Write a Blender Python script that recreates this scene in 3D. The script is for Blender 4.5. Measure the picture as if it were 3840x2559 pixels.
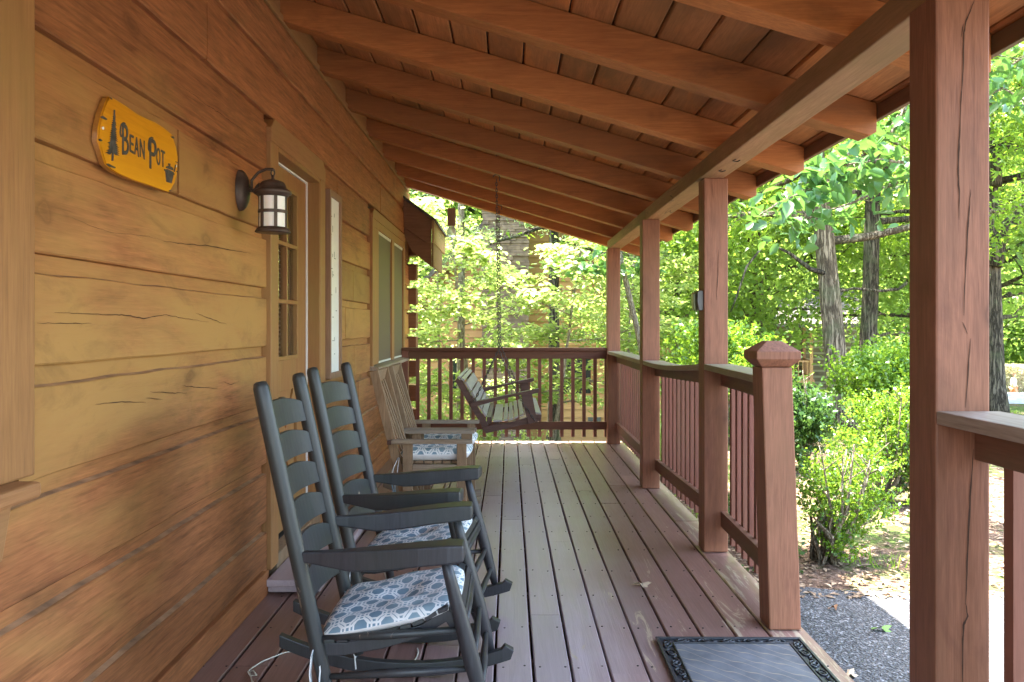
import bpy, bmesh, math, random
import numpy as np
from mathutils import Vector, Matrix, Euler
R = math.radians
for o in list(bpy.data.objects): bpy.data.objects.remove(o)
scn = bpy.context.scene
col = scn.collection
FPX = 3000.0; U0 = 1910.0; V0 = 1221.0; CH = 1.32
# ---------------------------------------------------------------- camera
cd = bpy.data.cameras.new('camera'); cam = bpy.data.objects.new('camera', cd); col.objects.link(cam)
cam.location = (0, 0, CH); cam.rotation_euler = (R(90), 0, 0)
cd.sensor_width = 36; cd.lens = FPX/3840*36
cd.shift_x = 10/3840; cd.shift_y = -58.5/3840
cd.clip_start = 0.05; cd.clip_end = 2000
scn.camera = cam
# ---------------------------------------------------------------- light
sunv = Vector((-0.11, 0.23, 1.0)).normalized()
el = math.asin(sunv.z); az = math.atan2(sunv.x, sunv.y)
w = bpy.data.worlds.new("World"); scn.world = w; w.use_nodes = True
nt = w.node_tree; nt.nodes.clear()
sky = nt.nodes.new('ShaderNodeTexSky'); sky.sky_type = 'NISHITA'; sky.sun_disc = False
sky.sun_elevation = el; sky.sun_rotation = az; sky.air_density = 1.3; sky.dust_density = 3.0; sky.ozone_density = 0.6
bg = nt.nodes.new('ShaderNodeBackground'); bg.inputs[1].default_value = 0.15
wo = nt.nodes.new('ShaderNodeOutputWorld')
nt.links.new(sky.outputs[0], bg.inputs[0]); nt.links.new(bg.outputs[0], wo.inputs[0])
sd = bpy.data.lights.new('sun', 'SUN'); sd.energy = 4.4; sd.angle = R(0.5); sd.color = (1.0, 0.95, 0.86)
sun = bpy.data.objects.new('sun', sd); col.objects.link(sun)
sun.rotation_euler = sunv.to_track_quat('Z', 'Y').to_euler()
scn.view_settings.view_transform = 'Standard'; scn.view_settings.look = 'None'
scn.view_settings.gamma = 1; scn.view_settings.use_curve_mapping = False
scn.view_settings.exposure = 3.68
try:
    scn.cycles.max_bounces = 10; scn.cycles.diffuse_bounces = 6; scn.cycles.transparent_max_bounces = 12
    scn.cycles.sample_clamp_indirect = 8
except Exception: pass

# ---------------------------------------------------------------- node helpers
def N(nt, t, **k):
    n = nt.nodes.new(t)
    for a, b in k.items():
        if a == 'i':
            for s, v in b.items(): n.inputs[s].default_value = v
        else: setattr(n, a, b)
    return n
def L(nt, a, b): nt.links.new(a, b)
def new_mat(name):
    m = bpy.data.materials.new(name); m.use_nodes = True
    nt = m.node_tree; b = nt.nodes['Principled BSDF']
    return m, nt, b
def ramp(nt, fac, stops):
    r = N(nt, 'ShaderNodeValToRGB'); e = r.color_ramp.elements
    while len(e) > 1: e.remove(e[-1])
    e[0].position = stops[0][0]; e[0].color = tuple(stops[0][1])+((1,) if len(stops[0][1]) == 3 else ())
    for p, c in stops[1:]:
        q = e.new(p); q.color = tuple(c)+((1,) if len(c) == 3 else ())
    L(nt, fac, r.inputs[0]); return r.outputs[0]
def mixc(nt, fac, a, b, mode='MIX'):
    m = N(nt, 'ShaderNodeMix', data_type='RGBA', blend_type=mode)
    for s, v in ((0, fac), (6, a), (7, b)):
        if hasattr(v, 'links'): L(nt, v, m.inputs[s])
        else: m.inputs[s].default_value = v if s == 0 else tuple(v)+((1,) if len(v) == 3 else ())
    return m.outputs[2]
def math_(nt, op, a, b=None, c=None):
    m = N(nt, 'ShaderNodeMath', operation=op)
    for i, v in enumerate((a, b, c)):
        if v is None: continue
        if hasattr(v, 'links'): L(nt, v, m.inputs[i])
        else: m.inputs[i].default_value = v
    return m.outputs[0]
def coords(nt, scale=(1, 1, 1), rnd=True):
    tc = N(nt, 'ShaderNodeTexCoord'); src = tc.outputs['Object']
    if rnd:
        oi = N(nt, 'ShaderNodeObjectInfo')
        mu = N(nt, 'ShaderNodeVectorMath', operation='MULTIPLY_ADD')
        cb = N(nt, 'ShaderNodeCombineXYZ'); L(nt, oi.outputs['Random'], cb.inputs[0]); L(nt, oi.outputs['Random'], cb.inputs[1]); L(nt, oi.outputs['Random'], cb.inputs[2])
        L(nt, cb.outputs[0], mu.inputs[0]); mu.inputs[1].default_value = (17, 23, 31); L(nt, src, mu.inputs[2]); src = mu.outputs[0]
    mp = N(nt, 'ShaderNodeMapping'); mp.inputs['Scale'].default_value = scale
    L(nt, src, mp.inputs[0]); return mp.outputs[0], src
def noise(nt, vec, scale, detail=4, rough=.55, dist=0):
    n = N(nt, 'ShaderNodeTexNoise', i={'Scale': scale, 'Detail': detail, 'Roughness': rough, 'Distortion': dist})
    L(nt, vec, n.inputs['Vector']); return n.outputs[0]

def wood(name, c1, c2, axis='Y', stain=None, stain2=None, rough=.6, grain=1.0, worn=None, knots=.5, crack=0, bump=.25, isl=0.0, zband=None, spec=.35):
    """c1 dark / c2 light stain colours, grain along axis; stain/stain2 = big soft patches; worn=(colour, amount)"""
    m, nt, b = new_mat(name)
    s = {'X': (.06, 1, 1), 'Y': (1, .06, 1), 'Z': (1, 1, .06)}[axis]
    gv, src = coords(nt, s)
    if isl:
        pass
    g1 = noise(nt, gv, 22*grain, 6, .65, 1.2)
    g2 = noise(nt, gv, 95*grain, 3, .6, .3)
    g3 = noise(nt, gv, 240*grain, 2, .5)
    g = math_(nt, 'MULTIPLY_ADD', g3, .25, math_(nt, 'MULTIPLY_ADD', g2, .35, math_(nt, 'MULTIPLY', g1, .45)))
    c = ramp(nt, g, [(.38, c1), (.66, c2)])
    sv = {'X': (.35, 1, 1), 'Y': (1, .35, 1), 'Z': (1, 1, .35)}[axis]
    mp = N(nt, 'ShaderNodeMapping'); mp.inputs['Scale'].default_value = sv; L(nt, src, mp.inputs[0]); lv = mp.outputs[0]
    if stain:
        n = noise(nt, lv, 2.2, 5, .6, .4)
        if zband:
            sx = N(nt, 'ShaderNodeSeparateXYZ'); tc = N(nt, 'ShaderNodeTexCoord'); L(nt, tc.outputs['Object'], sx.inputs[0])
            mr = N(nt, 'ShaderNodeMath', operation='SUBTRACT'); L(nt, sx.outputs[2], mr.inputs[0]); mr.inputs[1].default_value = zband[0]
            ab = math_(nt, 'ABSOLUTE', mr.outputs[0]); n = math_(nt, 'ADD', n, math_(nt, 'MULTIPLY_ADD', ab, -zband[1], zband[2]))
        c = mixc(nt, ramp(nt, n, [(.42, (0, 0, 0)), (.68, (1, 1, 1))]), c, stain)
    if stain2:
        n = noise(nt, lv, 5.0, 6, .7, .8)
        c = mixc(nt, ramp(nt, n, [(.52, (0, 0, 0)), (.78, (.7, .7, .7))]), c, stain2)
    if knots:
        vo = N(nt, 'ShaderNodeTexVoronoi', i={'Scale': 2.6}); kv = N(nt, 'ShaderNodeMapping')
        kv.inputs['Scale'].default_value = {'X': (.5, 1.3, 1.3), 'Y': (1.3, .5, 1.3), 'Z': (1.3, 1.3, .5)}[axis]
        nz = N(nt, 'ShaderNodeTexNoise', i={'Scale': 6.0}); L(nt, src, nz.inputs[0])
        ad = N(nt, 'ShaderNodeVectorMath', operation='MULTIPLY_ADD'); ad.inputs[1].default_value = (.12, .12, .12)
        L(nt, nz.outputs[1], ad.inputs[0]); L(nt, src, ad.inputs[2]); L(nt, ad.outputs[0], kv.inputs[0]); L(nt, kv.outputs[0], vo.inputs[0])
        k = ramp(nt, vo.outputs[0], [(.03, (1, 1, 1)), (.07, (.6, .6, .6)), (.08, (.85, .85, .85)), (.12, (.3, .3, .3)), (.24, (0, 0, 0))])
        c = mixc(nt, math_(nt, 'MULTIPLY', k, knots), c, tuple(x*.45 for x in c1))
    if crack:
        cv, _ = coords(nt, {'X': (.07, 1, 1), 'Y': (1, .07, 1), 'Z': (1, 1, .07)}[axis])
        n = noise(nt, cv, 3.0, 4, .55, .0)
        d = math_(nt, 'ABSOLUTE', math_(nt, 'SUBTRACT', n, .5))
        msk = noise(nt, lv, 2.3, 2)
        cr = math_(nt, 'MULTIPLY', ramp(nt, d, [(.0, (1, 1, 1)), (.0045*crack, (0, 0, 0))]), ramp(nt, msk, [(.53, (0, 0, 0)), (.58, (1, 1, 1))]))
        c = mixc(nt, cr, c, (.03, .015, .008))
    if worn:
        wv, _ = coords(nt, {'X': (.3, 1, 1), 'Y': (1, .3, 1), 'Z': (1, 1, .3)}[axis])
        n = noise(nt, wv, 7, 8, .72, 1.0); n2 = noise(nt, lv, 1.1, 2)
        wn = math_(nt, 'MULTIPLY_ADD', n2, .5, math_(nt, 'MULTIPLY', n, .75))
        c = mixc(nt, ramp(nt, wn, [(1-worn[1], (0, 0, 0)), (1.03-worn[1], (1, 1, 1))]), c, worn[0])
    if isl:
        rs = N(nt, 'ShaderNodeNewGeometry').outputs['Random Per Island'] if isl > 0 else N(nt, 'ShaderNodeObjectInfo').outputs['Random']; q = abs(isl)
        c = mixc(nt, 1.0, c, ramp(nt, rs, [(0, (1-q, 1-q, 1-q)), (.5, (1, 1-q*.2, 1-q*.3)), (1, (1+q*.8, 1+q*.8, 1+q*.8))]), 'MULTIPLY')
    L(nt, c, b.inputs['Base Color'])
    b.inputs['Roughness'].default_value = rough
    b.inputs['Specular IOR Level'].default_value = spec
    bp = N(nt, 'ShaderNodeBump', i={'Strength': bump, 'Distance': .004}); L(nt, g, bp.inputs['Height']); L(nt, bp.outputs[0], b.inputs['Normal'])
    return m

def plain(name, c, rough=.5, metal=0, spec=.5, var=.15, scale=30, bump=0):
    m, nt, b = new_mat(name)
    v, _ = coords(nt); n = noise(nt, v, scale, 4)
    cc = ramp(nt, n, [(.3, tuple(x*(1-var) for x in c)), (.7, tuple(min(1, x*(1+var)) for x in c))])
    L(nt, cc, b.inputs['Base Color']); b.inputs['Roughness'].default_value = rough; b.inputs['Metallic'].default_value = metal
    b.inputs['Specular IOR Level'].default_value = spec
    if bump:
        bp = N(nt, 'ShaderNodeBump', i={'Strength': bump, 'Distance': .005}); L(nt, n, bp.inputs['Height']); L(nt, bp.outputs[0], b.inputs['Normal'])
    return m

def leafmat(name, ca, cb_, trans=.45, tcol=None, rough=.45):
    m, nt, b = new_mat(name)
    ge = N(nt, 'ShaderNodeNewGeometry')
    c = ramp(nt, ge.outputs['Random Per Island'], [(0, ca), (1, cb_)])
    L(nt, c, b.inputs['Base Color']); b.inputs['Roughness'].default_value = rough; b.inputs['Specular IOR Level'].default_value = .4
    tr = N(nt, 'ShaderNodeBsdfTranslucent')
    t = mixc(nt, .5, c, tcol or tuple(x*1.6 for x in cb_)); L(nt, t, tr.inputs[0])
    mx = N(nt, 'ShaderNodeMixShader', i={0: trans}); L(nt, b.outputs[0], mx.inputs[1]); L(nt, tr.outputs[0], mx.inputs[2])
    out = nt.nodes['Material Output']; L(nt, mx.outputs[0], out.inputs[0])
    return m

# ---------------------------------------------------------------- materials
M = {}
M['wall'] = wood('wall_stain', (.17, .060, .020), (.43, .165, .060), 'Y', isl=.16, stain=(.38, .205, .062), stain2=(.12, .062, .022), rough=.6, knots=.6, crack=0, zband=(1.35, .34, .17), grain=.9, bump=.4)  # zband: yellow olive middle band, real weathering plus some painted light
M['ledge'] = plain('dusty_ledge', (.36, .20, .10), .9, var=.45, scale=10)
M['trimz'] = wood('trim_upright', (.25, .115, .042), (.38, .185, .068), 'Z', stain=(.30, .17, .058), rough=.55, knots=.2)
M['trimy'] = wood('trim_level', (.26, .115, .045), (.38, .18, .072), 'Y', stain=(.31, .17, .06), rough=.55, knots=.2)
M['door'] = wood('door_stain', (.24, .10, .038), (.36, .17, .06), 'Z', stain=(.30, .18, .055), rough=.5, knots=0)
M['rafter'] = wood('rafter_stain', (.30, .095, .022), (.50, .18, .047), 'X', isl=-.2, stain=(.31, .115, .030), stain2=(.17, .070, .022), rough=.6, knots=.6)
M['ceil'] = wood('ceiling_stain', (.28, .105, .032), (.52, .21, .072), 'Y', isl=.22, stain=(.19, .095, .030), stain2=(.58, .19, .035), rough=.6, knots=.6)
M['beam'] = wood('beam_stain', (.23, .11, .05), (.42, .215, .115), 'Y', stain=(.20, .125, .05), stain2=(.20, .10, .05), rough=.65, knots=.7, crack=.4)
M['post'] = wood('post_stain', (.165, .064, .034), (.34, .142, .080), 'Z', isl=-.08, stain=(.22, .10, .050), stain2=(.14, .05, .03), rough=.6, knots=.8, bump=.35)
M['railz'] = wood('rail_stain_upright', (.165, .056, .035), (.27, .10, .066), 'Z', stain=(.19, .085, .048), rough=.6, knots=.3)
M['raily'] = wood('rail_stain_level', (.14, .054, .032), (.24, .10, .06), 'Y', stain=(.13, .095, .045), rough=.6, knots=.3)
M['railx'] = wood('rail_stain_cross', (.10, .034, .018), (.18, .062, .034), 'X', stain=(.12, .055, .024), rough=.6, knots=.3)
M['cap'] = wood('rail_cap_weathered', (.22, .15, .10), (.38, .29, .22), 'Y', stain=(.20, .19, .085), stain2=(.22, .14, .10), rough=.6, knots=.3)
M['deckdark'] = plain('deck_gap_dark', (.02, .016, .014), .9)
M['nail'] = plain('nail_head', (.06, .045, .04), .5)
M['black'] = wood('charcoal_paint', (.021, .0205, .0235), (.045, .044, .049), 'Z', stain=(.034, .039, .034), stain2=(.065, .064, .066), rough=.42, knots=0, worn=((.34, .27, .20), .20), bump=.2, spec=.5)
M['weather'] = wood('weathered_teak', (.14, .08, .042), (.32, .20, .11), 'Z', stain=(.24, .17, .105), stain2=(.15, .075, .03), rough=.8, knots=.2, grain=1.4, bump=.5)
M['weatherx'] = wood('weathered_teak_level', (.16, .11, .075), (.34, .26, .18), 'X', stain=(.26, .21, .16), stain2=(.19, .11, .05), rough=.8, knots=.2, grain=1.4, bump=.5)
M['swing'] = wood('swing_stain', (.07, .032, .024), (.13, .065, .048), 'X', rough=.5, knots=0, grain=1.3)
M['swingslat'] = wood('swing_slat_sky_sheen', (.25, .22, .21), (.40, .36, .35), 'Y', rough=.38, knots=0, grain=1.2, spec=.5)  # pale grey paints the sky's reflection onto dark brown slats
M['bronze'] = plain('aged_bronze', (.085, .06, .048), .45, .35, var=.35, scale=14)
M['chain'] = plain('chain_steel', (.09, .08, .07), .5, .6)
M['white'] = plain('white_paint', (.8, .79, .76), .5, var=.03)
M['dark'] = plain('dark_interior', (.02, .017, .014), .8)
M['rubber'] = plain('black_rubber', (.03, .033, .037), .42, var=.3, scale=50)
M['plastic'] = plain('dark_plastic', (.07, .068, .065), .4)
M['cord'] = plain('cream_cord', (.62, .60, .50), .6)
M['screen'] = plain('insect_screen', (.135, .095, .062), .6, var=.08, scale=400)
M['sashw'] = plain('pale_sash', (.62, .60, .52), .6)
m, nt, b = new_mat('frosted_glass'); b.inputs['Base Color'].default_value = (.96, .94, .88, 1); b.inputs['Roughness'].default_value = .35; b.inputs['Subsurface Weight'].default_value = .2; M['frost'] = m
m, nt, b = new_mat('window_glass'); b.inputs['Base Color'].default_value = (.9, .95, .92, 1); b.inputs['Roughness'].default_value = .0; b.inputs['Transmission Weight'].default_value = 1.0; b.inputs['IOR'].default_value = 1.5; M['glass'] = m
m, nt, b = new_mat('dark_pane'); b.inputs['Base Color'].default_value = (.02, .025, .025, 1); b.inputs['Roughness'].default_value = .05; M['pane'] = m
# deck: boards painted brown, worn grey with painted sky sheen along the walkway, worn to bare wood on the door side
def deckmat():
    m, nt, b = new_mat('deck_paint')
    gv, src = coords(nt, (1, .045, 1), rnd=False)
    ge = N(nt, 'ShaderNodeNewGeometry')
    off = N(nt, 'ShaderNodeVectorMath', operation='MULTIPLY_ADD'); cb = N(nt, 'ShaderNodeCombineXYZ')
    L(nt, ge.outputs['Random Per Island'], cb.inputs[1]); L(nt, ge.outputs['Random Per Island'], cb.inputs[2])
    L(nt, cb.outputs[0], off.inputs[0]); off.inputs[1].default_value = (0, 40, 25); L(nt, gv, off.inputs[2])
    g1 = noise(nt, off.outputs[0], 26, 6, .7, 1.6); g2 = noise(nt, off.outputs[0], 120, 2, .6)
    g = math_(nt, 'MULTIPLY_ADD', g2, .4, math_(nt, 'MULTIPLY', g1, .6))
    base = ramp(nt, g, [(.3, (.18, .095, .075)), (.7, (.33, .195, .16))])
    sx = N(nt, 'ShaderNodeSeparateXYZ'); L(nt, src, sx.inputs[0])
    # worn grey plus sky sheen painted as a strip down the middle of the porch
    t = math_(nt, 'ABSOLUTE', math_(nt, 'SUBTRACT', sx.outputs[0], .15))
    lo = noise(nt, src, 1.6, 3)
    tr = math_(nt, 'ADD', math_(nt, 'MULTIPLY_ADD', t, -1.0, .75), math_(nt, 'MULTIPLY', lo, .45))
    base = mixc(nt, ramp(nt, tr, [(.42, (0, 0, 0)), (.85, (.9, .9, .9))]), base, mixc(nt, g1, (.28, .215, .235), (.53, .45, .475)))
    rv = ramp(nt, ge.outputs['Random Per Island'], [(0, (.82, .82, .82)), (1, (1.12, 1.1, 1.08))])
    base = mixc(nt, 1.0, base, rv, 'MULTIPLY')
    m['k'] = 1
    # bare patches
    wv = N(nt, 'ShaderNodeMapping'); wv.inputs['Scale'].default_value = (1.2, .14, 1); L(nt, src, wv.inputs[0])
    wn = noise(nt, wv.outputs[0], 9, 9, .75, 1.2)
    near = math_(nt, 'MULTIPLY', math_(nt, 'SUBTRACT', 5.2, sx.outputs[1]), .035)
    rt = math_(nt, 'MULTIPLY_ADD', sx.outputs[0], .11, -.13)
    wn = math_(nt, 'ADD', wn, math_(nt, 'ADD', math_(nt, 'MAXIMUM', near, -.06), rt))
    patch = ramp(nt, wn, [(.735, (0, 0, 0)), (.765, (1, 1, 1))])
    base = mixc(nt, patch, base, mixc(nt, g, (.34, .25, .16), (.55, .45, .32)))
    L(nt, base, b.inputs['Base Color'])
    L(nt, ramp(nt, g1, [(.3, (.28,)*3), (.7, (.46,)*3)]), b.inputs['Roughness'])
    b.inputs['Specular IOR Level'].default_value = .6
    bp = N(nt, 'ShaderNodeBump', i={'Strength': .5, 'Distance': .003}); L(nt, g, bp.inputs['Height']); L(nt, bp.outputs[0], b.inputs['Normal'])
    return m
M['deck'] = deckmat()

def cushionmat():
    m, nt, b = new_mat('trellis_fabric')
    tc = N(nt, 'ShaderNodeTexCoord'); sx = N(nt, 'ShaderNodeSeparateXYZ')
    mp = N(nt, 'ShaderNodeMapping'); mp.inputs['Scale'].default_value = (11.5, 11.5, 11.5); mp.inputs['Rotation'].default_value = (0, 0, R(4)); mp.inputs['Location'].default_value = (.3, .2, 0)
    L(nt, tc.outputs['Object'], mp.inputs[0]); L(nt, mp.outputs[0], sx.inputs[0])
    def rings(ox, oy):
        fx = math_(nt, 'ABSOLUTE', math_(nt, 'SUBTRACT', math_(nt, 'FRACT', math_(nt, 'ADD', sx.outputs[0], 20+ox)), .5))
        fy = math_(nt, 'ABSOLUTE', math_(nt, 'SUBTRACT', math_(nt, 'FRACT', math_(nt, 'ADD', sx.outputs[1], 20+oy)), .5))
        mx_ = math_(nt, 'MAXIMUM', fx, fy); sm = math_(nt, 'MULTIPLY', math_(nt, 'ADD', fx, fy), .72)
        o = math_(nt, 'MAXIMUM', mx_, sm)
        r1 = math_(nt, 'LESS_THAN', math_(nt, 'ABSOLUTE', math_(nt, 'SUBTRACT', o, .41)), .036)
        r2 = math_(nt, 'LESS_THAN', math_(nt, 'ABSOLUTE', math_(nt, 'SUBTRACT', o, .27)), .034)
        return math_(nt, 'MAXIMUM', r1, r2)
    f = math_(nt, 'MAXIMUM', rings(0, 0), rings(.5, .5))
    nz = noise(nt, tc.outputs['Object'], 5, 3)
    blue = ramp(nt, nz, [(.35, (.15, .24, .31)), (.65, (.28, .38, .42))])
    L(nt, mixc(nt, f, blue, (.80, .80, .78)), b.inputs['Base Color']); b.inputs['Roughness'].default_value = .9
    n2 = noise(nt, tc.outputs['Object'], 9, 4); bp = N(nt, 'ShaderNodeBump', i={'Strength': .5, 'Distance': .02}); L(nt, n2, bp.inputs['Height']); L(nt, bp.outputs[0], b.inputs['Normal'])
    return m
M['cushion'] = cushionmat()
M['cushwhite'] = plain('cushion_edge', (.72, .70, .68), .9, var=.05)

# ---------------------------------------------------------------- mesh helpers
ORG = {}
class MB:
    def __init__(s): s.v = []; s.f = []; s.m = []; s.sm = []
    def add(s, vs, fs, mi=0, smooth=False):
        o = len(s.v); s.v += [tuple(p) for p in vs]
        for f in fs: s.f.append([i+o for i in f]); s.m.append(mi); s.sm.append(smooth)
    def box(s, x0, x1, y0, y1, z0, z1, mi=0):
        s.add([(x0,y0,z0),(x1,y0,z0),(x1,y1,z0),(x0,y1,z0),(x0,y0,z1),(x1,y0,z1),(x1,y1,z1),(x0,y1,z1)],
              [(0,3,2,1),(4,5,6,7),(0,1,5,4),(1,2,6,5),(2,3,7,6),(3,0,4,7)], mi); return s
    def hexa(s, pts, mi=0):   # 8 corners, bottom 4 then top 4
        s.add(pts, [(0,3,2,1),(4,5,6,7),(0,1,5,4),(1,2,6,5),(2,3,7,6),(3,0,4,7)], mi); return s
    def prism(s, poly, a0, a1, axis='Y', mi=0, smooth=False):
        n = len(poly)
        def p(q, a): return {'Y': (q[0], a, q[1]), 'X': (a, q[0], q[1]), 'Z': (q[0], q[1], a)}[axis]
        vs = [p(q, a0) for q in poly]+[p(q, a1) for q in poly]
        s.add(vs, [list(range(n))[::-1], list(range(n, 2*n))], mi)
        o = len(s.v)-2*n
        for i in range(n):
            s.f.append([o+i, o+(i+1) % n, o+n+(i+1) % n, o+n+i]); s.m.append(mi); s.sm.append(smooth)
        return s
    def bar(s, a, b, w, h, up=(0,0,1), mi=0):
        a = Vector(a); b = Vector(b); d = (b-a).normalized(); sd = d.cross(Vector(up)).normalized(); u = sd.cross(d)
        P = []
        for q in (a, b):
            P += [q-sd*w/2-u*h/2, q+sd*w/2-u*h/2, q+sd*w/2+u*h/2, q-sd*w/2+u*h/2]
        s.add(P, [(0,3,2,1),(4,5,6,7),(0,1,5,4),(1,2,6,5),(2,3,7,6),(3,0,4,7)], mi); return s
    def tube(s, pts, rad, n=10, cap=True, mi=0, smooth=True):
        pts = [Vector(p) for p in pts]; k = len(pts)
        if not hasattr(rad, '__len__'): rad = [rad]*k
        ref = Vector((0,0,1)) if abs((pts[-1]-pts[0]).normalized().z) < .9 else Vector((1,0,0))
        o = len(s.v); pu = None
        for i, p in enumerate(pts):
            d = (pts[min(i+1,k-1)]-pts[max(i-1,0)]).normalized()
            if pu is None: pu = d.cross(ref).normalized()
            else: pu = (pu-d*pu.dot(d)).normalized()
            q = d.cross(pu)
            for j in range(n):
                a = 2*math.pi*j/n; s.v.append(tuple(p+(pu*math.cos(a)+q*math.sin(a))*rad[i]))
        for i in range(k-1):
            for j in range(n):
                s.f.append([o+i*n+j, o+i*n+(j+1) % n, o+(i+1)*n+(j+1) % n, o+(i+1)*n+j]); s.m.append(mi); s.sm.append(smooth)
        if cap:
            s.f.append([o+j for j in range(n)][::-1]); s.m.append(mi); s.sm.append(False)
            s.f.append([o+(k-1)*n+j for j in range(n)]); s.m.append(mi); s.sm.append(False)
        return s
    def lathe(s, c, prof, n=24, mi=0, a0=0, a1=2*math.pi, smooth=True):
        full = abs(a1-a0-2*math.pi) < 1e-6; k = n if full else n+1; o = len(s.v)
        for r, z in prof:
            for j in range(k):
                a = a0+(a1-a0)*j/n; s.v.append((c[0]+r*math.cos(a), c[1]+r*math.sin(a), c[2]+z))
        for i in range(len(prof)-1):
            for j in range(n):
                j2 = (j+1) % k
                s.f.append([o+i*k+j, o+i*k+j2, o+(i+1)*k+j2, o+(i+1)*k+j]); s.m.append(mi); s.sm.append(smooth)
        return s
    def build(s, name, mat, parent=None, bevel=0, world=True, subsurf=0):
        me = bpy.data.meshes.new(name)
        og = Vector((0,0,0))
        if parent is not None and world: og = ORG.get(parent.name, Vector((0,0,0)))
        me.from_pydata([(v[0]-og.x, v[1]-og.y, v[2]-og.z) for v in s.v], [], s.f)
        for mm in (mat if isinstance(mat, (list, tuple)) else [mat]): me.materials.append(mm)
        me.polygons.foreach_set('material_index', s.m); me.polygons.foreach_set('use_smooth', s.sm)
        me.update()
        o = bpy.data.objects.new(name, me); col.objects.link(o)
        if parent is not None:
            o.parent = parent; ORG[o.name] = og if world else Vector((0,0,0))
        if bevel:
            bv = o.modifiers.new('bevel', 'BEVEL'); bv.width = bevel; bv.segments = 2; bv.limit_method = 'ANGLE'; bv.angle_limit = R(40)
        if subsurf:
            ss = o.modifiers.new('sub', 'SUBSURF'); ss.levels = subsurf; ss.render_levels = subsurf
        return o
def tag(o, label=None, cat=None, group=None, kind=None):
    if label: o['label'] = label
    if cat: o['category'] = cat
    if group: o['group'] = group
    if kind: o['kind'] = kind
    return o
def thing(name, label, cat, loc=(0,0,0), rz=0, group=None):
    o = bpy.data.objects.new(name, None); col.objects.link(o); o.location = loc; o.rotation_euler = (0,0,rz)
    o.empty_display_size = .1
    ORG[o.name] = Vector(loc)
    return tag(o, label, cat, group)
def copy_tree(o, parent=None):
    c = o.copy(); col.objects.link(c); c.parent = parent
    for ch in [x for x in bpy.data.objects if x.parent == o]: copy_tree(ch, c)
    return c
def U(u, v, Y): return Vector(((u-U0)*Y/FPX, Y, CH-(v-V0)*Y/FPX))
def UX(u, v, X):
    Y = FPX*X/(u-U0); return Vector((X, Y, CH-(v-V0)*Y/FPX))
def mesh_np(name, verts, faces, mats, parent=None, midx=None, smooth=False):
    me = bpy.data.meshes.new(name); n = len(verts); m, k = faces.shape
    me.vertices.add(n); me.vertices.foreach_set('co', np.ascontiguousarray(verts, dtype=np.float32).ravel())
    me.loops.add(m*k); me.loops.foreach_set('vertex_index', np.ascontiguousarray(faces, dtype=np.int32).ravel())
    me.polygons.add(m); me.polygons.foreach_set('loop_start', np.arange(0, m*k, k, dtype=np.int32)); me.polygons.foreach_set('loop_total', np.full(m, k, dtype=np.int32))
    for mm in (mats if isinstance(mats, (list, tuple)) else [mats]): me.materials.append(mm)
    if midx is not None: me.polygons.foreach_set('material_index', midx.astype(np.int32))
    if smooth: me.polygons.foreach_set('use_smooth', np.ones(m, dtype=bool))
    me.update(calc_edges=True); me.validate()
    o = bpy.data.objects.new(name, me); col.objects.link(o)
    if parent is not None: o.parent = parent
    return o
# ================================================================= terrain
def sstep(a, b, x):
    t = min(1, max(0, (x-a)/(b-a))); return t*t*(3-2*t)
def gz(x, y):
    z = -.15 - .045*max(0, y-9) - .012*max(0, x-9)*sstep(15, 40, y)
    z -= .95*sstep(9.2, 17, y)*(1-sstep(2.0, 6.5, x))
    z -= 1.15*sstep(18, 42, y)*sstep(10, 22, x)
    z += .012*max(0, y-55)
    d = max(0, abs(x)-60); z += .05*d
    if x < 1.28 and y < 9.2: z = min(z, -.35)
    return z+.02*math.sin(x*1.7+y*.6)*sstep(5, 7, y)
rng = random.Random(5)
xs = sorted(set([-220,-140,-90,-60,-40,-28,-20,-14,-9,-6,-4.5]+[round(-3+.4*i,2) for i in range(60)]+[22,24,27,30,34,38,43,50,60,75,95,130,180,240]))
ys = sorted(set([-120,-60,-30,-15,-8,-5]+[round(-3+.4*i,2) for i in range(75)]+[28,30,33,36,40,44,48,54,62,72,90,120,170,260,420]))
def groundmat():
    m, nt, b = new_mat('ground_cover')
    tc = N(nt, 'ShaderNodeTexCoord'); v = tc.outputs['Object']
    n1 = noise(nt, v, 28, 8, .75, .6); n2 = noise(nt, v, .55, 4, .6); n3 = noise(nt, v, 6, 6, .7)
    mulch = ramp(nt, n1, [(.3, (.05, .03, .02)), (.5, (.15, .095, .065)), (.62, (.27, .19, .14)), (.75, (.42, .33, .26))])
    gr = ramp(nt, n1, [(.3, (.03, .055, .012)), (.7, (.12, .17, .04))])
    f = math_(nt, 'MULTIPLY_ADD', n3, .5, math_(nt, 'MULTIPLY', n2, .7))
    sx = N(nt, 'ShaderNodeSeparateXYZ'); L(nt, v, sx.inputs[0])
    far = ramp(nt, math_(nt, 'MULTIPLY', sx.outputs[1], .02), [(.18, (0,)*3), (.5, (.14,)*3)])
    f = math_(nt, 'ADD', f, far)
    c = mixc(nt, ramp(nt, f, [(.60, (0,)*3), (.70, (1,)*3)]), mulch, gr)
    L(nt, c, b.inputs['Base Color']); b.inputs['Roughness'].default_value = .95; b.inputs['Specular IOR Level'].default_value = .1
    bp = N(nt, 'ShaderNodeBump', i={'Strength': 1.0, 'Distance': .03}); L(nt, n1, bp.inputs['Height']); L(nt, bp.outputs[0], b.inputs['Normal'])
    return m
M['ground'] = groundmat()
me = bpy.data.meshes.new('ground'); nx, ny = len(xs), len(ys)
me.from_pydata([(x, y, gz(x, y)+rng.uniform(-.008, .008)) for y in ys for x in xs], [], [(j*nx+i, j*nx+i+1, (j+1)*nx+i+1, (j+1)*nx+i) for j in range(ny-1) for i in range(nx-1)])
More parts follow.
